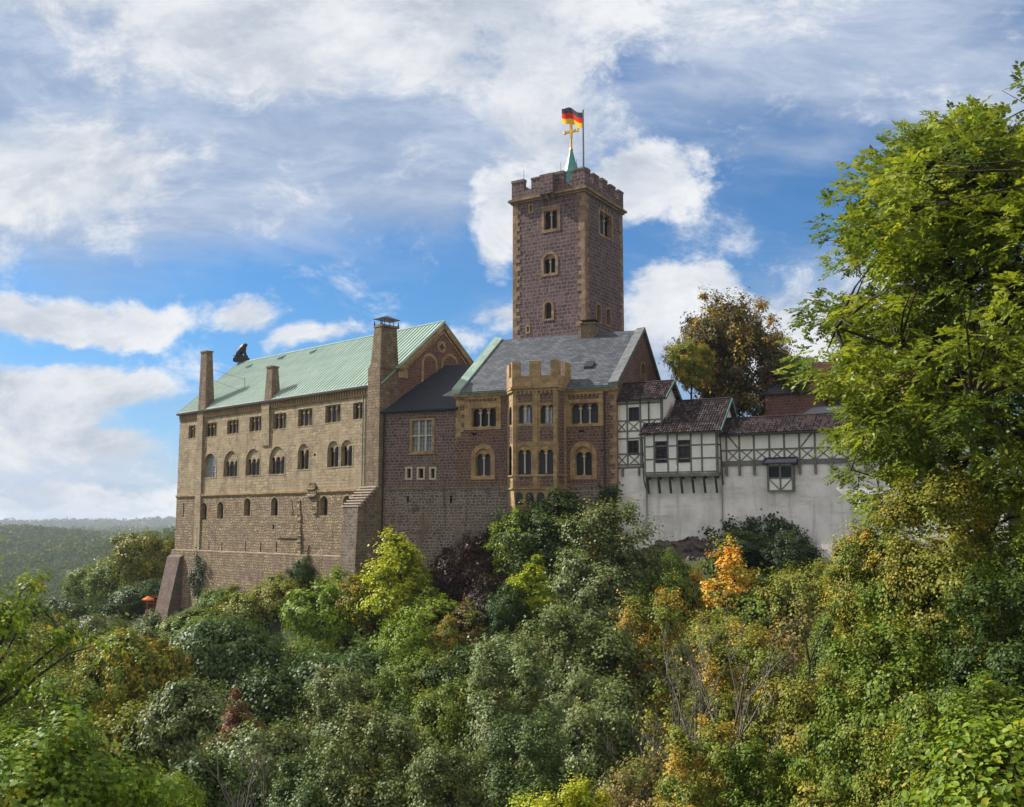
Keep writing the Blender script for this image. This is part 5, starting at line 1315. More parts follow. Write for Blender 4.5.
def tree_proto(seed, H=10., Rr=4., z0=.28, nclump=120, per=170, leaf=.24, cr=.85, form='round', shape='kite', droop=0., outer=.55, twigr=.02, spread=1.0, bark=None, nlimb=9):
    rs = np.random.RandomState(seed); rd = random.Random(seed)
    lob = [(unitv(rs.normal(size=(1, 3)))[0], rs.uniform(.15, .42)) for _ in range(13)]
    cz = H * (z0 + 1) / 2; hz = H * (1 - z0) / 2
    C = []; cl = []
    while len(C) < nclump:
        d = unitv(rs.normal(size=(1, 3)))[0]
        rad = outer + (1 - outer) * rs.rand() ** .6
        if rs.rand() < .06: rad *= rs.uniform(.3, .9)
        bump = .58
        for v, a in lob: bump += 1.25 * a * max(0, d.dot(v)) ** 8
        if form == 'tall': f = 1.0 if d[2] < 0 else 1.0
        p = d * rad * min(bump, 1.2)
        x, y, z = p
        if form == 'cone': k = (1 - (z + 1) / 2) * 1.1 + .08; x *= k; y *= k
        elif form == 'round': k = 1.0 if z > -.2 else 1.0 + .1 * z; x *= k; y *= k
        elif form == 'upright': k = 1 - .45 * max(0, z); x *= k; y *= k
        elif form == 'spread': z *= .8
        C.append((x * Rr, y * Rr, cz + z * hz)); cl.append(rs.rand())
    C = np.array(C)
    # limbs
    mb = MB()
    trunk_top = Vector((rd.uniform(-.3, .3), rd.uniform(-.3, .3), cz + hz * .35))
    base_r = .022 * H + .05
    tp = [Vector((0, 0, -1.6 * H)), Vector((0, 0, H * .12)), Vector((rd.uniform(-.2, .2), rd.uniform(-.2, .2), cz - hz * .4)), trunk_top]
    tube_path(mb, tp, base_r, base_r * .2, 8)
    def on_trunk(f):
        f = f * 3; i = min(2, int(f)); return tp[i].lerp(tp[i + 1], f - i)
    far = [int(rs.randint(len(C)))]
    dist = np.linalg.norm(C - C[far[0]], axis=1)
    for _ in range(nlimb - 1): j = int(dist.argmax()); far.append(j); dist = np.minimum(dist, np.linalg.norm(C - C[j], axis=1))
    limbs = []
    for j in far:
        e = Vector(C[j]); f = .28 + .6 * min(1, max(0, (e.z - H * z0) / (2 * hz))) * .9; s = on_trunk(min(.97, f)); 
        mid = s.lerp(e, .5) + Vector((rd.uniform(-.3, .3), rd.uniform(-.3, .3), .08 * (e - s).length)); q1 = s.lerp(mid, .5) + Vector((rd.uniform(-.15, .15), rd.uniform(-.15, .15), 0)); q2 = mid.lerp(e, .5) + Vector((rd.uniform(-.2, .2), rd.uniform(-.2, .2), .1))
        path = [s, q1, mid, q2, e]; limbs.append(path); tube_path(mb, path, base_r * .34, base_r * .07, 5)
    lp = [(li, k, p) for li, path in enumerate(limbs) for k, p in enumerate(path[1:])]
    LP = np.array([tuple(p) for _, _, p in lp])
    for c in C:
        j = int(np.linalg.norm(LP - c, axis=1).argmin()); s = lp[j][2]; e = Vector(c)
        if (e - s).length > .3:
            mid = s.lerp(e, .55) + Vector((rd.uniform(-.12, .12), rd.uniform(-.12, .12), rd.uniform(0, .2)))
            tube_path(mb, [s, mid, e], base_r * .11, twigr * .6, 4)
            for _ in range(2):
                o_ = Vector((rd.uniform(-1, 1), rd.uniform(-1, 1), rd.uniform(-.3, .8))) * cr * .9; tube_path(mb, [mid.lerp(e, .5), e + o_ * .5, e + o_], twigr, twigr * .4, 3)
    trunk_me = fast_build(mb, 'trunk', bark or M_bark)
    # leaves
    P = []; Nn = []; A = []; S = []; T = []; K = []
    ctr = np.array([0, 0, cz - hz * .3])
    for c, kv in zip(C, cl):
        r = cr * rs.uniform(.5, 1.45); n = int(per * rs.uniform(.45, 1.25))
        if n < 5: off = rs.normal(size=(n, 3)) * .2
        else:
            nt = max(5, n // 16); oc = unitv(c[None] - ctr[None]); td = unitv(rs.normal(size=(nt, 3)) + oc * .75 + np.array([0, 0, .25])); tl = r * rs.uniform(.55, 1.55, nt); to = rs.normal(size=(nt, 3)) * r * .28
            ti = rs.randint(0, nt, n); tt = rs.rand(n) ** .75
            off = to[ti] + td[ti] * (tl[ti] * tt)[:, None] + rs.normal(size=(n, 3)) * .10 * (1 + r) - np.array([0, 0, 1]) * (.18 * r * tt ** 2)[:, None]
            off[:, 2] *= .85
        p = c + off; out = unitv(p - ctr)
        oc2 = unitv(off + 1e-6); nn = unitv(np.array([0, 0, .45]) + out * .55 + oc2 * .75 + rs.normal(size=(n, 3)) * .30)
        aa = rs.normal(size=(n, 3)) + out * .5; aa[:, 2] -= droop; aa -= nn * np.sum(aa * nn, 1, keepdims=True); aa = unitv(aa)
        P.append(p); Nn.append(nn); A.append(aa); S.append(leaf * rs.uniform(.6, 1.25, n)); T.append(rs.rand(n)); K.append(np.clip(kv + rs.normal(size=n) * .06, 0, 1))
    P, Nn, A = map(np.concatenate, (P, Nn, A)); S, T, K = map(np.concatenate, (S, T, K))
    crown_me = leaves_mesh('crown', P, Nn, A, S, T, K, shape); crown_me.materials.append(PALT['mid'])
    return dict(trunk=trunk_me, crown=crown_me, H=H, R=Rr)

PR = {
    'round1': tree_proto(1, per=230, nclump=175, leaf=.22, cr=.78),
    'round2': tree_proto(2, per=220, nclump=180, leaf=.21, cr=.75, Rr=4.3, outer=.5),
    'round3': tree_proto(3, per=230, nclump=170, leaf=.22, cr=.8, Rr=4.6, form='spread'),
    'up1': tree_proto(4, per=210, nclump=130, leaf=.22, Rr=3.0, form='upright', z0=.12),
    'airy': tree_proto(14, per=95, nclump=95, leaf=.22, Rr=3.0, form='upright', z0=.05, cr=.75, outer=.3),
    'up2': tree_proto(5, per=200, nclump=130, leaf=.20, Rr=2.6, form='upright', z0=.08, cr=.7),
    'bush1': tree_proto(6, H=5., Rr=3.2, z0=.02, per=230, nclump=110, leaf=.20, cr=.7, nlimb=7),
    'bush2': tree_proto(7, H=5., Rr=3.0, z0=.02, per=220, nclump=110, leaf=.17, cr=.65, nlimb=7, outer=.45),
    'cone1': tree_proto(8, Rr=2.4, form='cone', z0=.05, per=230, nclump=130, leaf=.20, cr=.65),
    'thin1': tree_proto(9, per=60, nclump=120, leaf=.20, Rr=4.0, z0=.15, outer=.4, bark=M_barkpale, nlimb=14),
    'thin2': tree_proto(10, per=95, nclump=130, leaf=.18, Rr=3.8, z0=.12, outer=.35, bark=M_barkpale, nlimb=13),
    'fine1': tree_proto(11, H=10, per=420, nclump=190, leaf=.155, cr=.75, Rr=4.0, z0=.12),
    'fine2': tree_proto(12, H=10, per=400, nclump=190, leaf=.15, cr=.72, Rr=4.2, z0=.1, outer=.45),
}
_treec = {}
def place(proto, x, y, z, sx, sz, pal, label, cat='tree', name=None, rot=None, group=None):
    p = PR[proto] if isinstance(proto, str) else proto
    name = name or ('shrub' if cat == 'shrub' else 'tree')
    r = thing(name, (x, y, z), random.uniform(0, 6.28) if rot is None else rot, label, cat, group)
    r.scale = (sx, sx, sz)
    t = bpy.data.objects.new('trunk', p['trunk']); c = bpy.data.objects.new('crown', p['crown'])
    for o in (t, c): COL.objects.link(o); o.parent = r
    c.material_slots[0].link = 'OBJECT'; c.material_slots[0].material = PALT[pal]
    return r
def yfront(x): return float(np.interp(x, XF, YF))
def T(px, ytop, wpx, H, pal, proto, label, cat='tree', name=None, dist=None, group=None):
    group = group or ('shrubs on the castle slope' if cat == 'shrub' else 'trees around the castle')
    r = ray(px, ytop); r = r / r.y
    if dist is None:
        y = 130.
        # first find castle front along this ray
        while y > 20 and y > yfront(r.x * y) - 1.5: y -= .5
        while y > 14:
            if r.z * y - g1(r.x * y, y) >= H: break
            y -= .5
    else: y = dist
    x = r.x * y; zt = r.z * y; zg = g1(x, y)
    Hh = max(zt - zg, H * .5); p = PR[proto]
    sx = wpx / 990 * y / (2 * p['R'] * .86); sz = min(Hh / p['H'], sx * (1.2 if p['R'] > 2.8 else 1.35)); Hh = sz * p['H']
    return place(proto, x, y, zt - Hh, sx, sz, pal, label, cat, name, group=group)

TREES = [
 # beyond the palace, far left
 (152, 522, 62, 14, 'olive', 'round2', 'tall olive green tree just left of the palace corner, its crown against the far valley', 'tree', 150),
 (122, 546, 50, 12, 'mid', 'round1', 'rounded green tree left of the tallest olive tree beside the palace', 'tree', 158),
 (92, 560, 44, 12, 'mid', 'round3', 'low green tree at the left end of the row beyond the palace corner', 'tree', 165),
 (150, 577, 60, 8, 'dark', 'round1', 'dark green tree below the tall olive tree, left of the orange parasol', 'tree', 128),
 (115, 583, 34, 11, 'dark', 'cone1', 'very dark narrow conifer on the slope left of the orange parasol', 'conifer', 118),
 (72, 585, 70, 10, 'greyb', 'round2', 'blue green tree on the slope left of the dark conifer', 'tree', 120),
 (20, 590, 80, 10, 'mid', 'round1', 'green tree at the left picture edge in front of the far valley', 'tree', 112),
 (45, 610, 60, 9, 'olive', 'thin2', 'half bare olive tree with grey twigs below the far valley', 'tree', 96),
 (100, 606, 60, 8, 'grey', 'round3', 'pale grey green tree right below the dark conifer', 'tree', 98),
 (205, 606, 74, 6, 'mid', 'round1', 'green tree right under the red battered buttress of the palace', 'tree', None),
 (160, 610, 60, 6, 'grey', 'bush2', 'grey green bush in front of the red battered buttress', 'shrub', None),
 (250, 590, 60, 4, 'olive', 'bush1', 'olive bush at the palace wall foot left of the bright green bush', 'shrub', None),
 (226, 585, 46, 3.5, 'mid', 'bush2', 'low green bush against the lower left palace wall', 'shrub', None),
 (283, 574, 52, 4, 'olive', 'bush2', 'yellowing olive bush under the row of dark slots in the palace wall', 'shrub', None),
 (302, 559, 26, 4, 'dark', 'bush1', 'small dark bush against the broken masonry of the palace', 'shrub', None),
 (325, 580, 70, 6, 'bright', 'bush1', 'bright green rounded bush below the stepped buttress', 'shrub', None),
 (358, 577, 40, 5, 'mixed', 'up1', 'thin bush with orange leaves right under the stepped buttress', 'shrub', None),
 (398, 536, 66, 9, 'yg', 'up1', 'luminous yellow green maple in front of the dark rampart stone', 'tree', None),
 (432, 580, 52, 6, 'bright', 'up2', 'bright green sapling to the right of the luminous maple', 'tree', None),
 (412, 612, 60, 6, 'bright', 'bush2', 'light green bush under the luminous yellow green maple', 'shrub', None),
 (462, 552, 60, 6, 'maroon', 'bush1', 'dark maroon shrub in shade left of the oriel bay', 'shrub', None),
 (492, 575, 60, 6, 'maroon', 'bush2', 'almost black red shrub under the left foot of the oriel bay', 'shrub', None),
 (476, 602, 46, 5, 'brown', 'up1', 'brown red leaved shrub below the dark maroon one', 'shrub', None),
 (446, 616, 44, 5, 'mixed', 'bush2', 'bush with scattered orange leaves below the bright green sapling', 'shrub', None),
 (520, 500, 46, 7, 'bright', 'up2', 'light green climbing bush at the left foot of the oriel bay', 'shrub', None),
 (553, 493, 66, 8, 'dark', 'up1', 'dense dark green bush growing up under the oriel bay', 'shrub', None),
 (536, 556, 46, 7, 'yg', 'up2', 'yellow green slender tree below the oriel bay', 'tree', None),
 (508, 590, 40, 6, 'dark', 'bush1', 'dark green bush left of the yellow green slender tree', 'shrub', None),
 (612, 523, 118, 12, 'grey', 'fine1', 'large grey green tree in front of the left end of the white wall', 'tree', None),
 (665, 560, 60, 8, 'mid', 'round2', 'green tree between the large grey green tree and the orange maple', 'tree', None),
 (668, 548, 46, 5, 'mid', 'bush2', 'green bush before the rock at the white wall foot, left of the orange maples', 'shrub', None),
 (690, 558, 46, 7, 'orange', 'airy', 'shorter orange maple left of the tallest orange maple', 'tree', None),
 (730, 524, 62, 10, 'orange', 'airy', 'tallest orange maple in front of the rock below the white wall', 'tree', None),
 (742, 530, 60, 3.0, 'ivy', 'bush2', 'dark ivy mound against the white wall behind the orange maple', 'shrub', None),
 (785, 534, 46, 3.0, 'ivy', 'bush1', 'dark ivy mound at the foot of the white wall under the hanging box bay', 'shrub', None),
 (765, 572, 84, 6, 'mid', 'round1', 'low green tree under the dark ivy mound below the box bay', 'tree', None),
 (812, 551, 80, 8, 'olive', 'round2', 'olive green tree right of the dark ivy mounds below the white wall', 'tree', None),
 (872, 516, 100, 8, 'mixed', 'fine2', 'yellowing tree with reddish leaves in front of the right end of the white wall', 'tree', 32),
 (940, 500, 130, 10, 'olive', 'fine1', 'large yellow green tree beneath the ash at the right', 'tree', 25.2),
 (1010, 530, 110, 10, 'mid', 'fine2', 'dark trunked green tree at the right picture edge under the ash', 'tree', 24),
 # second tier
 (30, 640, 90, 8, 'mid', 'round2', 'green tree in the valley below the left picture edge trees', 'tree', 80),
 (95, 640, 76, 8, 'olive', 'thin2', 'thin olive tree left of the golden tree', 'tree', 76),
 (128, 622, 82, 10, 'yellow', 'round1', 'golden orange tree on the left slope', 'tree', 68),
 (168, 640, 40, 8, 'mixed', 'up1', 'slim tree with orange patches touching the right side of the golden tree', 'tree', 70),
 (222, 600, 108, 11, 'greyb', 'round3', 'big dark blue green rounded tree below the left half of the palace', 'tree', 76),
 (300, 630, 70, 8, 'mid', 'round2', 'green tree just right of the big dark blue green one', 'tree', None),
 (352, 628, 128, 10, 'greyb', 'round3', 'broad dark green tree below the luminous maple', 'tree', 68),
 (270, 660, 100, 10, 'dark', 'round1', 'dark green tree in the middle of the left slope', 'tree', 62),
 (418, 640, 74, 8, 'mid', 'round2', 'green tree with light tips right of the broad dark green tree', 'tree', 66),
 (462, 640, 70, 8, 'dark', 'round1', 'dark green tree under the brown red shrub', 'tree', 66),
 (512, 622, 84, 9, 'grey', 'round2', 'grey green tree left of the large grey green one', 'tree', 62),
 (577, 600, 130, 12, 'grey', 'fine2', 'wide grey green tree with dark gaps below the yellow green slender tree', 'tree', 56),
 (655, 612, 90, 10, 'mixed', 'fine1', 'green tree flecked with orange under the two orange maples', 'tree', 58),
 (720, 600, 90, 9, 'olive', 'round3', 'olive tree directly under the tallest orange maple', 'tree', 62),
 (790, 596, 110, 9, 'brown', 'thin2', 'brown half bare tree with visible twigs below the low green tree', 'tree', 52),
 (850, 590, 90, 9, 'mid', 'fine1', 'deep green maple left of the green tree under the ash', 'tree', 48),
 (920, 570, 150, 12, 'mid', 'fine2', 'broad deep green maple in the middle of the right slope', 'tree', 25),
 (1000, 600, 130, 12, 'dark', 'fine1', 'dark green tree under the ash at the right edge', 'tree', 22),
 # third tier
 (120, 690, 120, 9, 'olive', 'round2', 'olive green tree under the golden tree', 'tree', 52),
 (190, 672, 90, 9, 'grey', 'round1', 'grey green tree in the left foreground slope beside the golden tree', 'tree', 52),
 (236, 690, 50, 9, 'rust', 'up2', 'withered rust red sapling among grey green trees', 'tree', 48),
 (262, 706, 120, 10, 'grey', 'round3', 'silvery grey green tree in front of the withered sapling', 'tree', 46),
 (335, 690, 90, 9, 'grey', 'fine1', 'silvery tree under the broad dark green tree', 'tree', 50),
 (392, 690, 110, 10, 'dark', 'round2', 'dark leafy tree in the middle of the lower slope', 'tree', 50),
 (455, 672, 96, 10, 'mid', 'fine2', 'fresh green tree in the centre of the lower slope', 'tree', 48),
 (512, 662, 110, 10, 'grey', 'fine1', 'silvery green tree left of the lower centre', 'tree', 46),
 (600, 672, 130, 11, 'grey', 'fine2', 'spreading silvery green tree flecked with orange at the lower centre', 'tree', 42),
 (675, 672, 90, 10, 'olive', 'thin1', 'bare stemmed tree with few yellow leaves right of the lower centre', 'tree', 40),
 (735, 655, 120, 10, 'mixed', 'fine1', 'yellow and green tree behind the bare stems', 'tree', 42),
 (812, 655, 120, 10, 'olive', 'fine2', 'yellowish tree under the brown half bare tree', 'tree', 38),
 (890, 650, 130, 11, 'mid', 'fine1', 'green tree below the broad deep green maple', 'tree', 24),
 (960, 665, 130, 11, 'mid', 'fine2', 'fresh green tree behind the large leaved foreground shrub', 'tree', 20),
 # lowest tier
 (210, 745, 120, 9, 'dark', 'round1', 'dark green tree at the lower left edge of the picture bottom', 'tree', 38),
 (300, 752, 110, 9, 'greyb', 'fine2', 'blue green tree at the picture bottom below the silvery tree', 'tree', 36),
 (375, 735, 120, 10, 'grey', 'fine1', 'silvery tree at the picture bottom left of the centre', 'tree', 36),
 (452, 735, 110, 10, 'grey', 'fine2', 'large silvery leaved tree at the centre of the picture bottom', 'tree', 34),
 (530, 735, 100, 9, 'greyb', 'fine1', 'dark blue green tree behind the yellow green bush at the bottom', 'tree', 34),
 (560, 772, 110, 7, 'yg', 'fine2', 'yellow green bush at the picture bottom below the centre', 'shrub', 28),
 (640, 740, 90, 9, 'brown', 'thin2', 'brown leaved bush with bare twigs at the bottom', 'shrub', 30),
 (700, 745, 100, 9, 'mixed', 'fine1', 'yellow flecked bush at the bottom right of the brown leaved bush', 'shrub', 28),
 (770, 735, 110, 9, 'mid', 'fine2', 'green bush at the bottom right of the yellow flecked bush', 'shrub', 27),
 (850, 728, 120, 9, 'yellow', 'thin2', 'golden thin leaved bush at the lower right', 'shrub', 25),
 (915, 745, 110, 8, 'olive', 'fine1', 'olive bush left of the large leaved foreground shrub', 'shrub', 22),
 (40, 700, 120, 9, 'mid', 'fine1', 'green tree behind the bright foreground maple at lower left', 'tree', 46),
]
for (px, yt, w, H, pal, proto, lab, cat, dist) in TREES:
    T(px, yt, w, H, pal, proto, lab, cat, dist=dist, name='conifer' if cat == 'conifer' else None)

def wall_ivy(B, F, pts, n, label, dmax=.5, leaf=.2, pal='ivy', seed=1, base=None):
    """leaves climbing a wall plane inside an outline given on that wall"""
    rs = np.random.RandomState(seed); pl = [B.at(x, y, F) for x, y in pts]; us = [p[0] for p in pl]; zs = [p[1] for p in pl]
    cu, cz = sum(us) / len(us), sum(zs) / len(zs); P = []; 
    def inside(u, z):
        c = False; k = len(pl) - 1
        for i in range(len(pl)):
            if (pl[i][1] > z) != (pl[k][1] > z) and u < (pl[k][0] - pl[i][0]) * (z - pl[i][1]) / (pl[k][1] - pl[i][1]) + pl[i][0]: c = not c
            k = i
        return c
    cl = []
    while len(cl) < max(12, n // 60):
        u, z = rs.uniform(min(us), max(us)), rs.uniform(min(zs), max(zs))
        if inside(u, z): cl.append((u, z, rs.rand()))
    K = []
    for (u, z, kv) in cl:
        m_ = n // len(cl); q = rs.normal(size=(m_, 3)) * np.array([.28, .32, .16])
        for e in q:
            d = min(dmax, abs(e[2]) + kv * dmax * .6) + .05; P.append(tuple(F.P(u + e[0], z + e[1] - B.zb, d))); K.append(kv)
    P = np.array(P); N_ = len(P); Nv = np.tile(np.array(F.N), (N_, 1)); nn = unitv(Nv + np.array([0, 0, .6]) + rs.normal(size=(N_, 3)) * .5); aa = rs.normal(size=(N_, 3)) - np.array([0, 0, .6]); aa = unitv(aa - nn * np.sum(aa * nn, 1, keepdims=True))
    r = thing('ivy', tuple(B.o + Vector((0, 0, B.zb))), B.rz, label, 'ivy', None)
    me = leaves_mesh('foliage', P, nn, aa, leaf * rs.uniform(.6, 1.3, N_), rs.rand(N_), np.array(K), 'kite'); me.materials.append(PALT[pal]); o = bpy.data.objects.new('foliage', me); COL.objects.link(o); o.parent = r
    m = MB(); rd = random.Random(seed)
    for k in range(7):
        u0 = cu + rd.uniform(-.3, .3) * (max(us) - min(us)); pts_ = [F.P(u0 + rd.uniform(-.3, .3), min(zs) - .5 + (max(zs) - min(zs)) * f - B.zb, .08) for f in (0, .3, .6, .85)]; tube_path(m, pts_, .05, .015, 4)
    me = fast_build(m, 'stem', M_bark); o = bpy.data.objects.new('stem', me); COL.objects.link(o); o.parent = r
F_pal = Face((0, -.36, 0), (1, 0, 0), (0, -1, 0))
wall_ivy(PAL, F_pal, [(193, 590), (192, 560), (196, 552), (203, 554), (206, 565), (204, 592)], 900, 'dark ivy climbing the palace wall beside the red buttress', seed=3)
class _B(Bld):
    def __init__(s, x, y, zb, d): s.rz = math.atan2(d[1], d[0]); s.o = Vector((x, y, 0)); s.zb = zb; s.X = Vector((math.cos(s.rz), math.sin(s.rz), 0)); s.Y = Vector((-s.X.y, s.X.x, 0)); s.front = Face((0, 0, 0), (1, 0, 0), (0, -1, 0))
BK = _B(L0[0], L0[1], -9, R2); BR = _B(K0[0], K0[1], -6, R3)
wall_ivy(BK, BK.front, [(588, 560), (592, 520), (604, 492), (611, 484), (618, 492), (620, 560)], 3200, 'dark pointed ivy at the corner between the oriel building and the white wall', dmax=.9, seed=5)
wall_ivy(BK, BK.front, [(500, 570), (498, 520), (512, 503), (540, 500), (575, 492), (590, 520), (590, 570)], 5200, 'tangle of green creeper on the rampart under the oriel bay', dmax=1.6, pal='dark', seed=6)
wall_ivy(BR, BR.front, [(700, 560), (706, 532), (730, 521), (770, 519), (800, 528), (812, 545), (812, 565)], 6000, 'long dark mound of ivy at the foot of the white wall', dmax=.9, seed=7)
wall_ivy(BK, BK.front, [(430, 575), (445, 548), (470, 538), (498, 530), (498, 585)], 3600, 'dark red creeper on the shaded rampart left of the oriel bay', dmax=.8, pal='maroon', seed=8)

# courtyard tree behind the half-timbered houses
PR['court'] = tree_proto(21, H=14, Rr=6.2, z0=.15, per=330, nclump=230, leaf=.22, cr=.95, outer=.4, nlimb=14)
T(723, 290, 112, 14, 'court', 'court', 'large autumn brown tree with a golden left side behind the timbered houses', 'tree', dist=98)
T(690, 335, 44, 8, 'yellow', 'round2', 'small golden tree behind the narrow half-timbered house', 'tree', dist=92)
T(797, 352, 34, 8, 'mid', 'round2', 'small green tree beside the hipped slate roof', 'tree', dist=92)

# big ash tree on the right with feathered leaves
def ash_proto(seed, H, Rr, nclump, sprays, leaflet, z0=.1):
    rs = np.random.RandomState(seed); base = tree_proto(seed, H=H, Rr=Rr, z0=z0, nclump=nclump, per=1, leaf=.01, cr=.8, outer=.42, nlimb=16, twigr=.012)
    # recover clump centres with the same random stream
    rs = np.random.RandomState(seed); lob = [(unitv(rs.normal(size=(1, 3)))[0], rs.uniform(.15, .42)) for _ in range(13)]
    cz = H * (z0 + 1) / 2; hz = H * (1 - z0) / 2; C = []; cl = []
    while len(C) < nclump:
        d = unitv(rs.normal(size=(1, 3)))[0]; rad = .42 + .58 * rs.rand() ** .6
        if rs.rand() < .12: rad *= rs.uniform(.3, .9)
        bump = .66
        for v, a in lob: bump += a * max(0, d.dot(v)) ** 7
        x, y, z = d * rad * min(bump, 1.15); k = 1.0 if z > -.2 else 1.0 + .1 * z
        C.append((x * k * Rr, y * k * Rr, cz + z * hz)); cl.append(rs.rand())
    C = np.array(C); P = []; Nn = []; A = []; S = []; Tt = []; K = []
    for c, kv in zip(C, cl):
        n = int(sprays * rs.uniform(.6, 1.3)); r = rs.uniform(.5, .95)
        o = unitv(rs.normal(size=(n, 3))) * (rs.rand(n, 1) ** .5) * np.array([r, r, r * .5]); p0 = c + o
        dr = unitv(o + rs.normal(size=(n, 3)) * .35 + unitv(c[None] - np.array([[0, 0, cz]])) * .3); up = unitv(np.array([0, 0, 1.]) + rs.normal(size=(n, 3)) * .4); up = unitv(up - dr * np.sum(up * dr, 1, keepdims=True)); sd = np.cross(dr, up)
        Ls = rs.uniform(.28, .42, n); tint = rs.rand(n)
        for k in range(5):
            f = .25 + .75 * k / 4
            pos = p0 + dr * (Ls * f)[:, None] - np.array([0, 0, 1]) * (Ls * f * f * .22)[:, None]
            for sg in ((-1, 1) if k < 4 else (0,)):
                ax = unitv(sd * sg + dr * (.75 if sg else 1.) - np.array([0, 0, .12]) + rs.normal(size=(n, 3)) * .16); nn = unitv(up + rs.normal(size=(n, 3)) * .3); nn = unitv(nn - ax * np.sum(ax * nn, 1, keepdims=True))
                P.append(pos); Nn.append(nn); A.append(ax); S.append(leaflet * rs.uniform(.75, 1.2, n)); Tt.append(np.clip(tint + rs.normal(size=n) * .15, 0, 1)); K.append(np.full(n, kv))
    P, Nn, A = map(np.concatenate, (P, Nn, A)); S, Tt, K = map(np.concatenate, (S, Tt, K))
    me = leaves_mesh('crown', P, Nn, A, S, Tt, K, 'leaflet'); me.materials.append(PALT['ash'])
    return dict(trunk=base['trunk'], crown=me, H=H, R=Rr)
PR['ash1'] = ash_proto(31, 16, 6.4, 440, 38, .14, z0=.12)
PR['ash2'] = ash_proto(33, 13, 5.0, 200, 36, .15, z0=.08)
def put_abs(proto, px, ytop, dist, ybot, wpx, pal, label, rot=None):
    r = ray(px, ytop); r = r / r.y; x = r.x * dist; zt = r.z * dist; rb = ray(px, ybot); zb = (rb / rb.y).z * dist
    p = PR[proto]; sz = (zt - zb) / p['H']; place(proto, x, dist, zb, wpx / 990 * dist / (2 * p['R'] * .92), sz, pal, label, 'tree', 'ash_tree', rot=rot)
put_abs('ash1', 1034, 36, 27, 620, 560, 'ash', 'tall ash tree with feathered yellow green leaves filling the right edge', rot=.7)
put_abs('ash2', 946, 300, 30, 590, 270, 'ash', 'lower ash tree under the tall one, in front of the right end of the gallery', rot=2.2)

put_abs('ash2', 958, 66, 28, 430, 285, 'ash', 'second ash leaning left of the tall one with its crown against the sky', rot=4.1)

# foreground maple lower left and branchy tree at the left edge
PR['maple'] = tree_proto(41, H=9, Rr=4.2, z0=.25, per=230, nclump=170, leaf=.15, cr=.62, shape='lobed', outer=.5, nlimb=12, twigr=.01)
PR['edge'] = tree_proto(43, H=8, Rr=3.0, z0=.3, per=105, nclump=48, leaf=.15, cr=.55, shape='lobed', outer=.4, nlimb=12, twigr=.01)
PR['bigleaf'] = tree_proto(45, H=4, Rr=1.7, z0=.02, per=55, nclump=190, leaf=.10, cr=.32, shape='oval', outer=.5, nlimb=10, twigr=.006, droop=.8)
def T2(proto, px, yt, wpx, dist, pal, lab, cat='tree', name='maple_tree', rot=None):
    r = ray(px, yt); r = r / r.y; x = r.x * dist; zt = r.z * dist; zg = g1(x, dist); p = PR[proto]
    sx = wpx / 990 * dist / (2 * p['R'] * .92); sz = sx * 1.05
    place(proto, x, dist, zt - sz * p['H'], sx, sz, pal, lab, cat, name, rot=rot)
T2('maple', 30, 680, 270, 18, 'maple', 'bright green foreground maple at the lower left corner', rot=1.0)
T2('edge', -10, 550, 170, 20, 'maple', 'sparse bright green maple with dark branches cut by the left edge')
T2('maple', 165, 765, 90, 22, 'bright', 'second foreground maple right of the bright green corner one', rot=2.5)
T2('bigleaf', 1012, 655, 250, 7.0, 'maple', 'large leaved light green shrub in the lower right corner', 'shrub', 'shrub')

# bare branching stems among the foliage
def bare(px, ytop, dist, h, seed, lab, pal=M_barkpale, lean=0):
    r = ray(px, ytop); r = r / r.y; x = r.x * dist; zt = r.z * dist
    root = thing('bare_tree', (x, dist, zt - h), 0, lab, 'bare tree')
    rd = random.Random(seed); mb = MB()
    def grow(p, d, L, r0, lev):
        pts = [p]; q = p; dd = d
        for k in range(4): dd = (dd + Vector((rd.uniform(-.14, .14), rd.uniform(-.14, .14), rd.uniform(-.05, .1)))).normalized(); q = q + dd * L / 4; pts.append(q)
        tube_path(mb, pts, r0, r0 * .45, 5 if lev < 2 else 3)
        if lev < 4:
            for k in range(3 if lev else 6):
                s = pts[rd.choice([1, 2, 3, 4])]; nd = (dd + Vector((rd.uniform(-.8, .8), rd.uniform(-.5, .5), rd.uniform(-.1, .5)))).normalized(); grow(s, nd, L * rd.uniform(.4, .65), r0 * .5, lev + 1)
    grow(Vector((0, 0, 0)), Vector((lean, 0, 1)).normalized(), h * .62, .05 + .006 * h, 0)
    grow(Vector((.1, 0, 0)), Vector((-.25 + lean, .1, 1)).normalized(), h * .5, .04 + .005 * h, 1)
    me = fast_build(mb, 'stem', pal); o = bpy.data.objects.new('stem', me); COL.objects.link(o); o.parent = root
bare(708, 640, 34, 8, 3, 'pale bare branching stems at the lower right of centre')
bare(735, 655, 31, 8, 5, 'second bare leafless stem right of the pale branching ones', lean=-.1)
bare(805, 600, 44, 7, 8, 'leafless brown twigs rising from the brown half bare tree', pal=M_bark)
bare(655, 665, 36, 7, 11, 'leaning grey leafless stem left of the pale branching ones', lean=.25)
bare(255, 745, 30, 5, 13, 'pale dead twigs at the bottom left among grey green leaves')

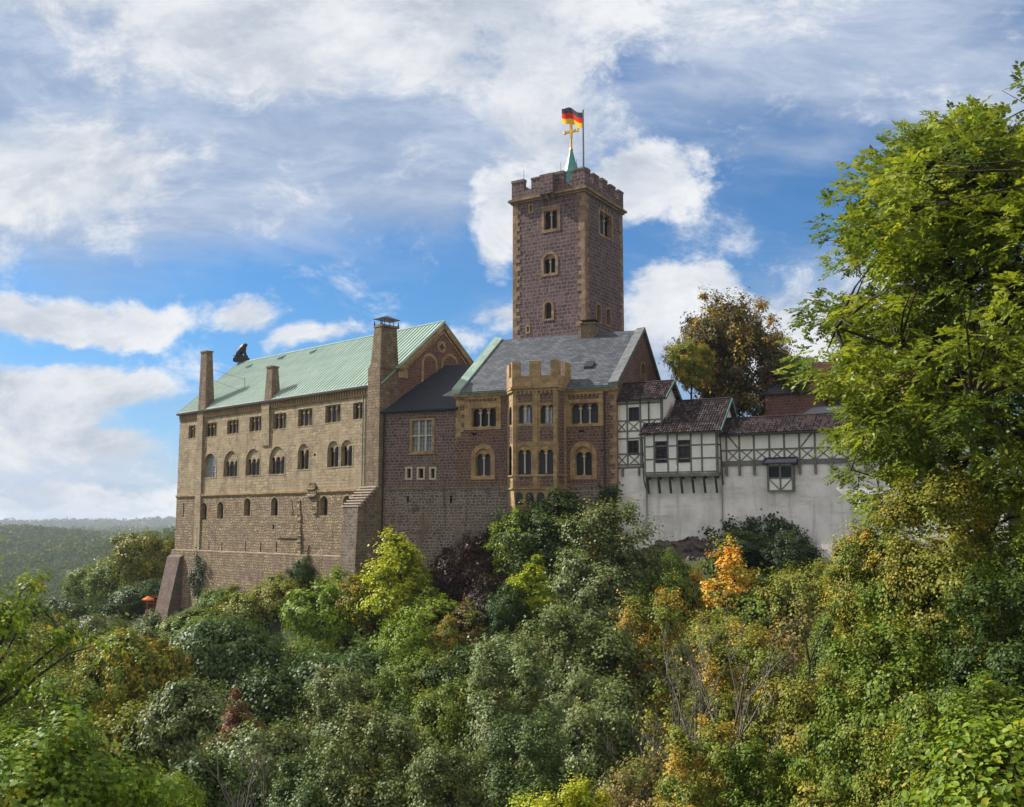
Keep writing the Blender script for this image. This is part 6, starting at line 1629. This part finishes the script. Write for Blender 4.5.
# ------------------------------------------------------------------ undergrowth and far forest (stuff)
def scatter_leaves(name, pts, rad, per, leaf, pal, kindlab, seed, flat=.5):
    rs = np.random.RandomState(seed); N = len(pts); n = N * per
    c = np.repeat(pts, per, 0); rr = np.repeat(rad, per)[:, None]
    d = unitv(rs.normal(size=(n, 3))); d[:, 2] = np.abs(d[:, 2]) * 1.0 - .25
    o = d * rr * (.75 + .25 * rs.rand(n, 1)) * np.array([1, 1, flat * 1.6])
    bump = 1 + .18 * np.sin(np.repeat(rs.rand(N) * 6, per)[:, None] + d[:, :1] * 7 + d[:, 1:2] * 5)
    p = c + o * bump; nn = unitv(d + rs.normal(size=(n, 3)) * .4); aa = rs.normal(size=(n, 3)); aa = unitv(aa - nn * np.sum(aa * nn, 1, keepdims=True))
    kv = np.repeat(np.clip(.55 * (rs.rand(N)) + .45 * (.5 + wob(pts[:, 0] + 40, pts[:, 1] * .6, 300) * .9), 0, 1), per)
    me = leaves_mesh(name, p, nn, aa, leaf * np.repeat(rad, per) * rs.uniform(.6, 1.3, n), rs.rand(n), kv, 'kite')
    me.materials.append(PALT[pal] if isinstance(pal, str) else pal)
    o_ = bpy.data.objects.new(name, me); COL.objects.link(o_); o_['kind'] = 'stuff'; o_['label'] = kindlab; o_['category'] = 'vegetation'
    return o_
rs = np.random.RandomState(77)
# undergrowth over the near slopes
n = 2500; xs = rs.uniform(-75, 70, n); ys = rs.uniform(14, 135, n); yf = np.interp(xs, XF, YF); ok = (ys < yf - 2.5) | (xs < -46)
xs, ys = xs[ok], ys[ok]; zs = ground(xs, ys)
scatter_leaves('undergrowth', np.stack([xs, ys, zs + .2], 1), rs.uniform(1.0, 2.2, len(xs)), 90, .20, 'mid', 'low green undergrowth covering the slope between the trees', 5, .7)
far_mat = leaf_mat('far_forest_leaves', (.065, .10, .028), (.115, .15, .04), (.24, .22, .055), .80, trans=.2, gloss=.0)
PALT['far'] = far_mat
def far_band(y0, y1, n, per, lo, hi, seed):
    rs = np.random.RandomState(seed); r = np.sqrt(rs.uniform(y0 ** 2, y1 ** 2, n)); u = rs.uniform(-.78, -.22, n)
    y = r / np.sqrt(1 + u * u); x = u * y; z = ground(x, y); R_ = rs.uniform(lo, hi, n)
    return np.stack([x, y, z + R_ * .9], 1), R_, per
a = [far_band(165, 420, 1100, 190, 3.6, 6.0, 1), far_band(420, 1000, 4200, 80, 4.5, 7.5, 2), far_band(1000, 2600, 12000, 34, 6.5, 10, 3), far_band(2600, 5200, 6000, 16, 10, 16, 4)]
for k, (p, r_, per) in enumerate(a):
    scatter_leaves('far_forest', p, r_, per, (.17, .24, .34, .5)[k], 'far', ('wooded valley slope nearest beyond the palace', 'wooded valley floor further out', 'wooded far hillside below the horizon', 'most distant wooded ridge on the horizon')[k], 10 + k, .75)

# ------------------------------------------------------------------ haze
def haze():
    m = bpy.data.materials.new('haze'); m.use_nodes = True; t = NT(m.node_tree)
    for n in list(t.n): t.n.remove(n)
    out = t.node('ShaderNodeOutputMaterial'); v = t.node('ShaderNodeVolumePrincipled')
    v.inputs['Color'].default_value = (.80, .88, 1.0, 1); v.inputs['Density'].default_value = .00011; v.inputs['Anisotropy'].default_value = .1
    t.l.new(v.outputs[0], out.inputs['Volume'])
    mb = MB(); mb.box(-7200, 7200, -7200, 7300, -420, 60); o = mb.build('haze', m); o['kind'] = 'stuff'
haze()
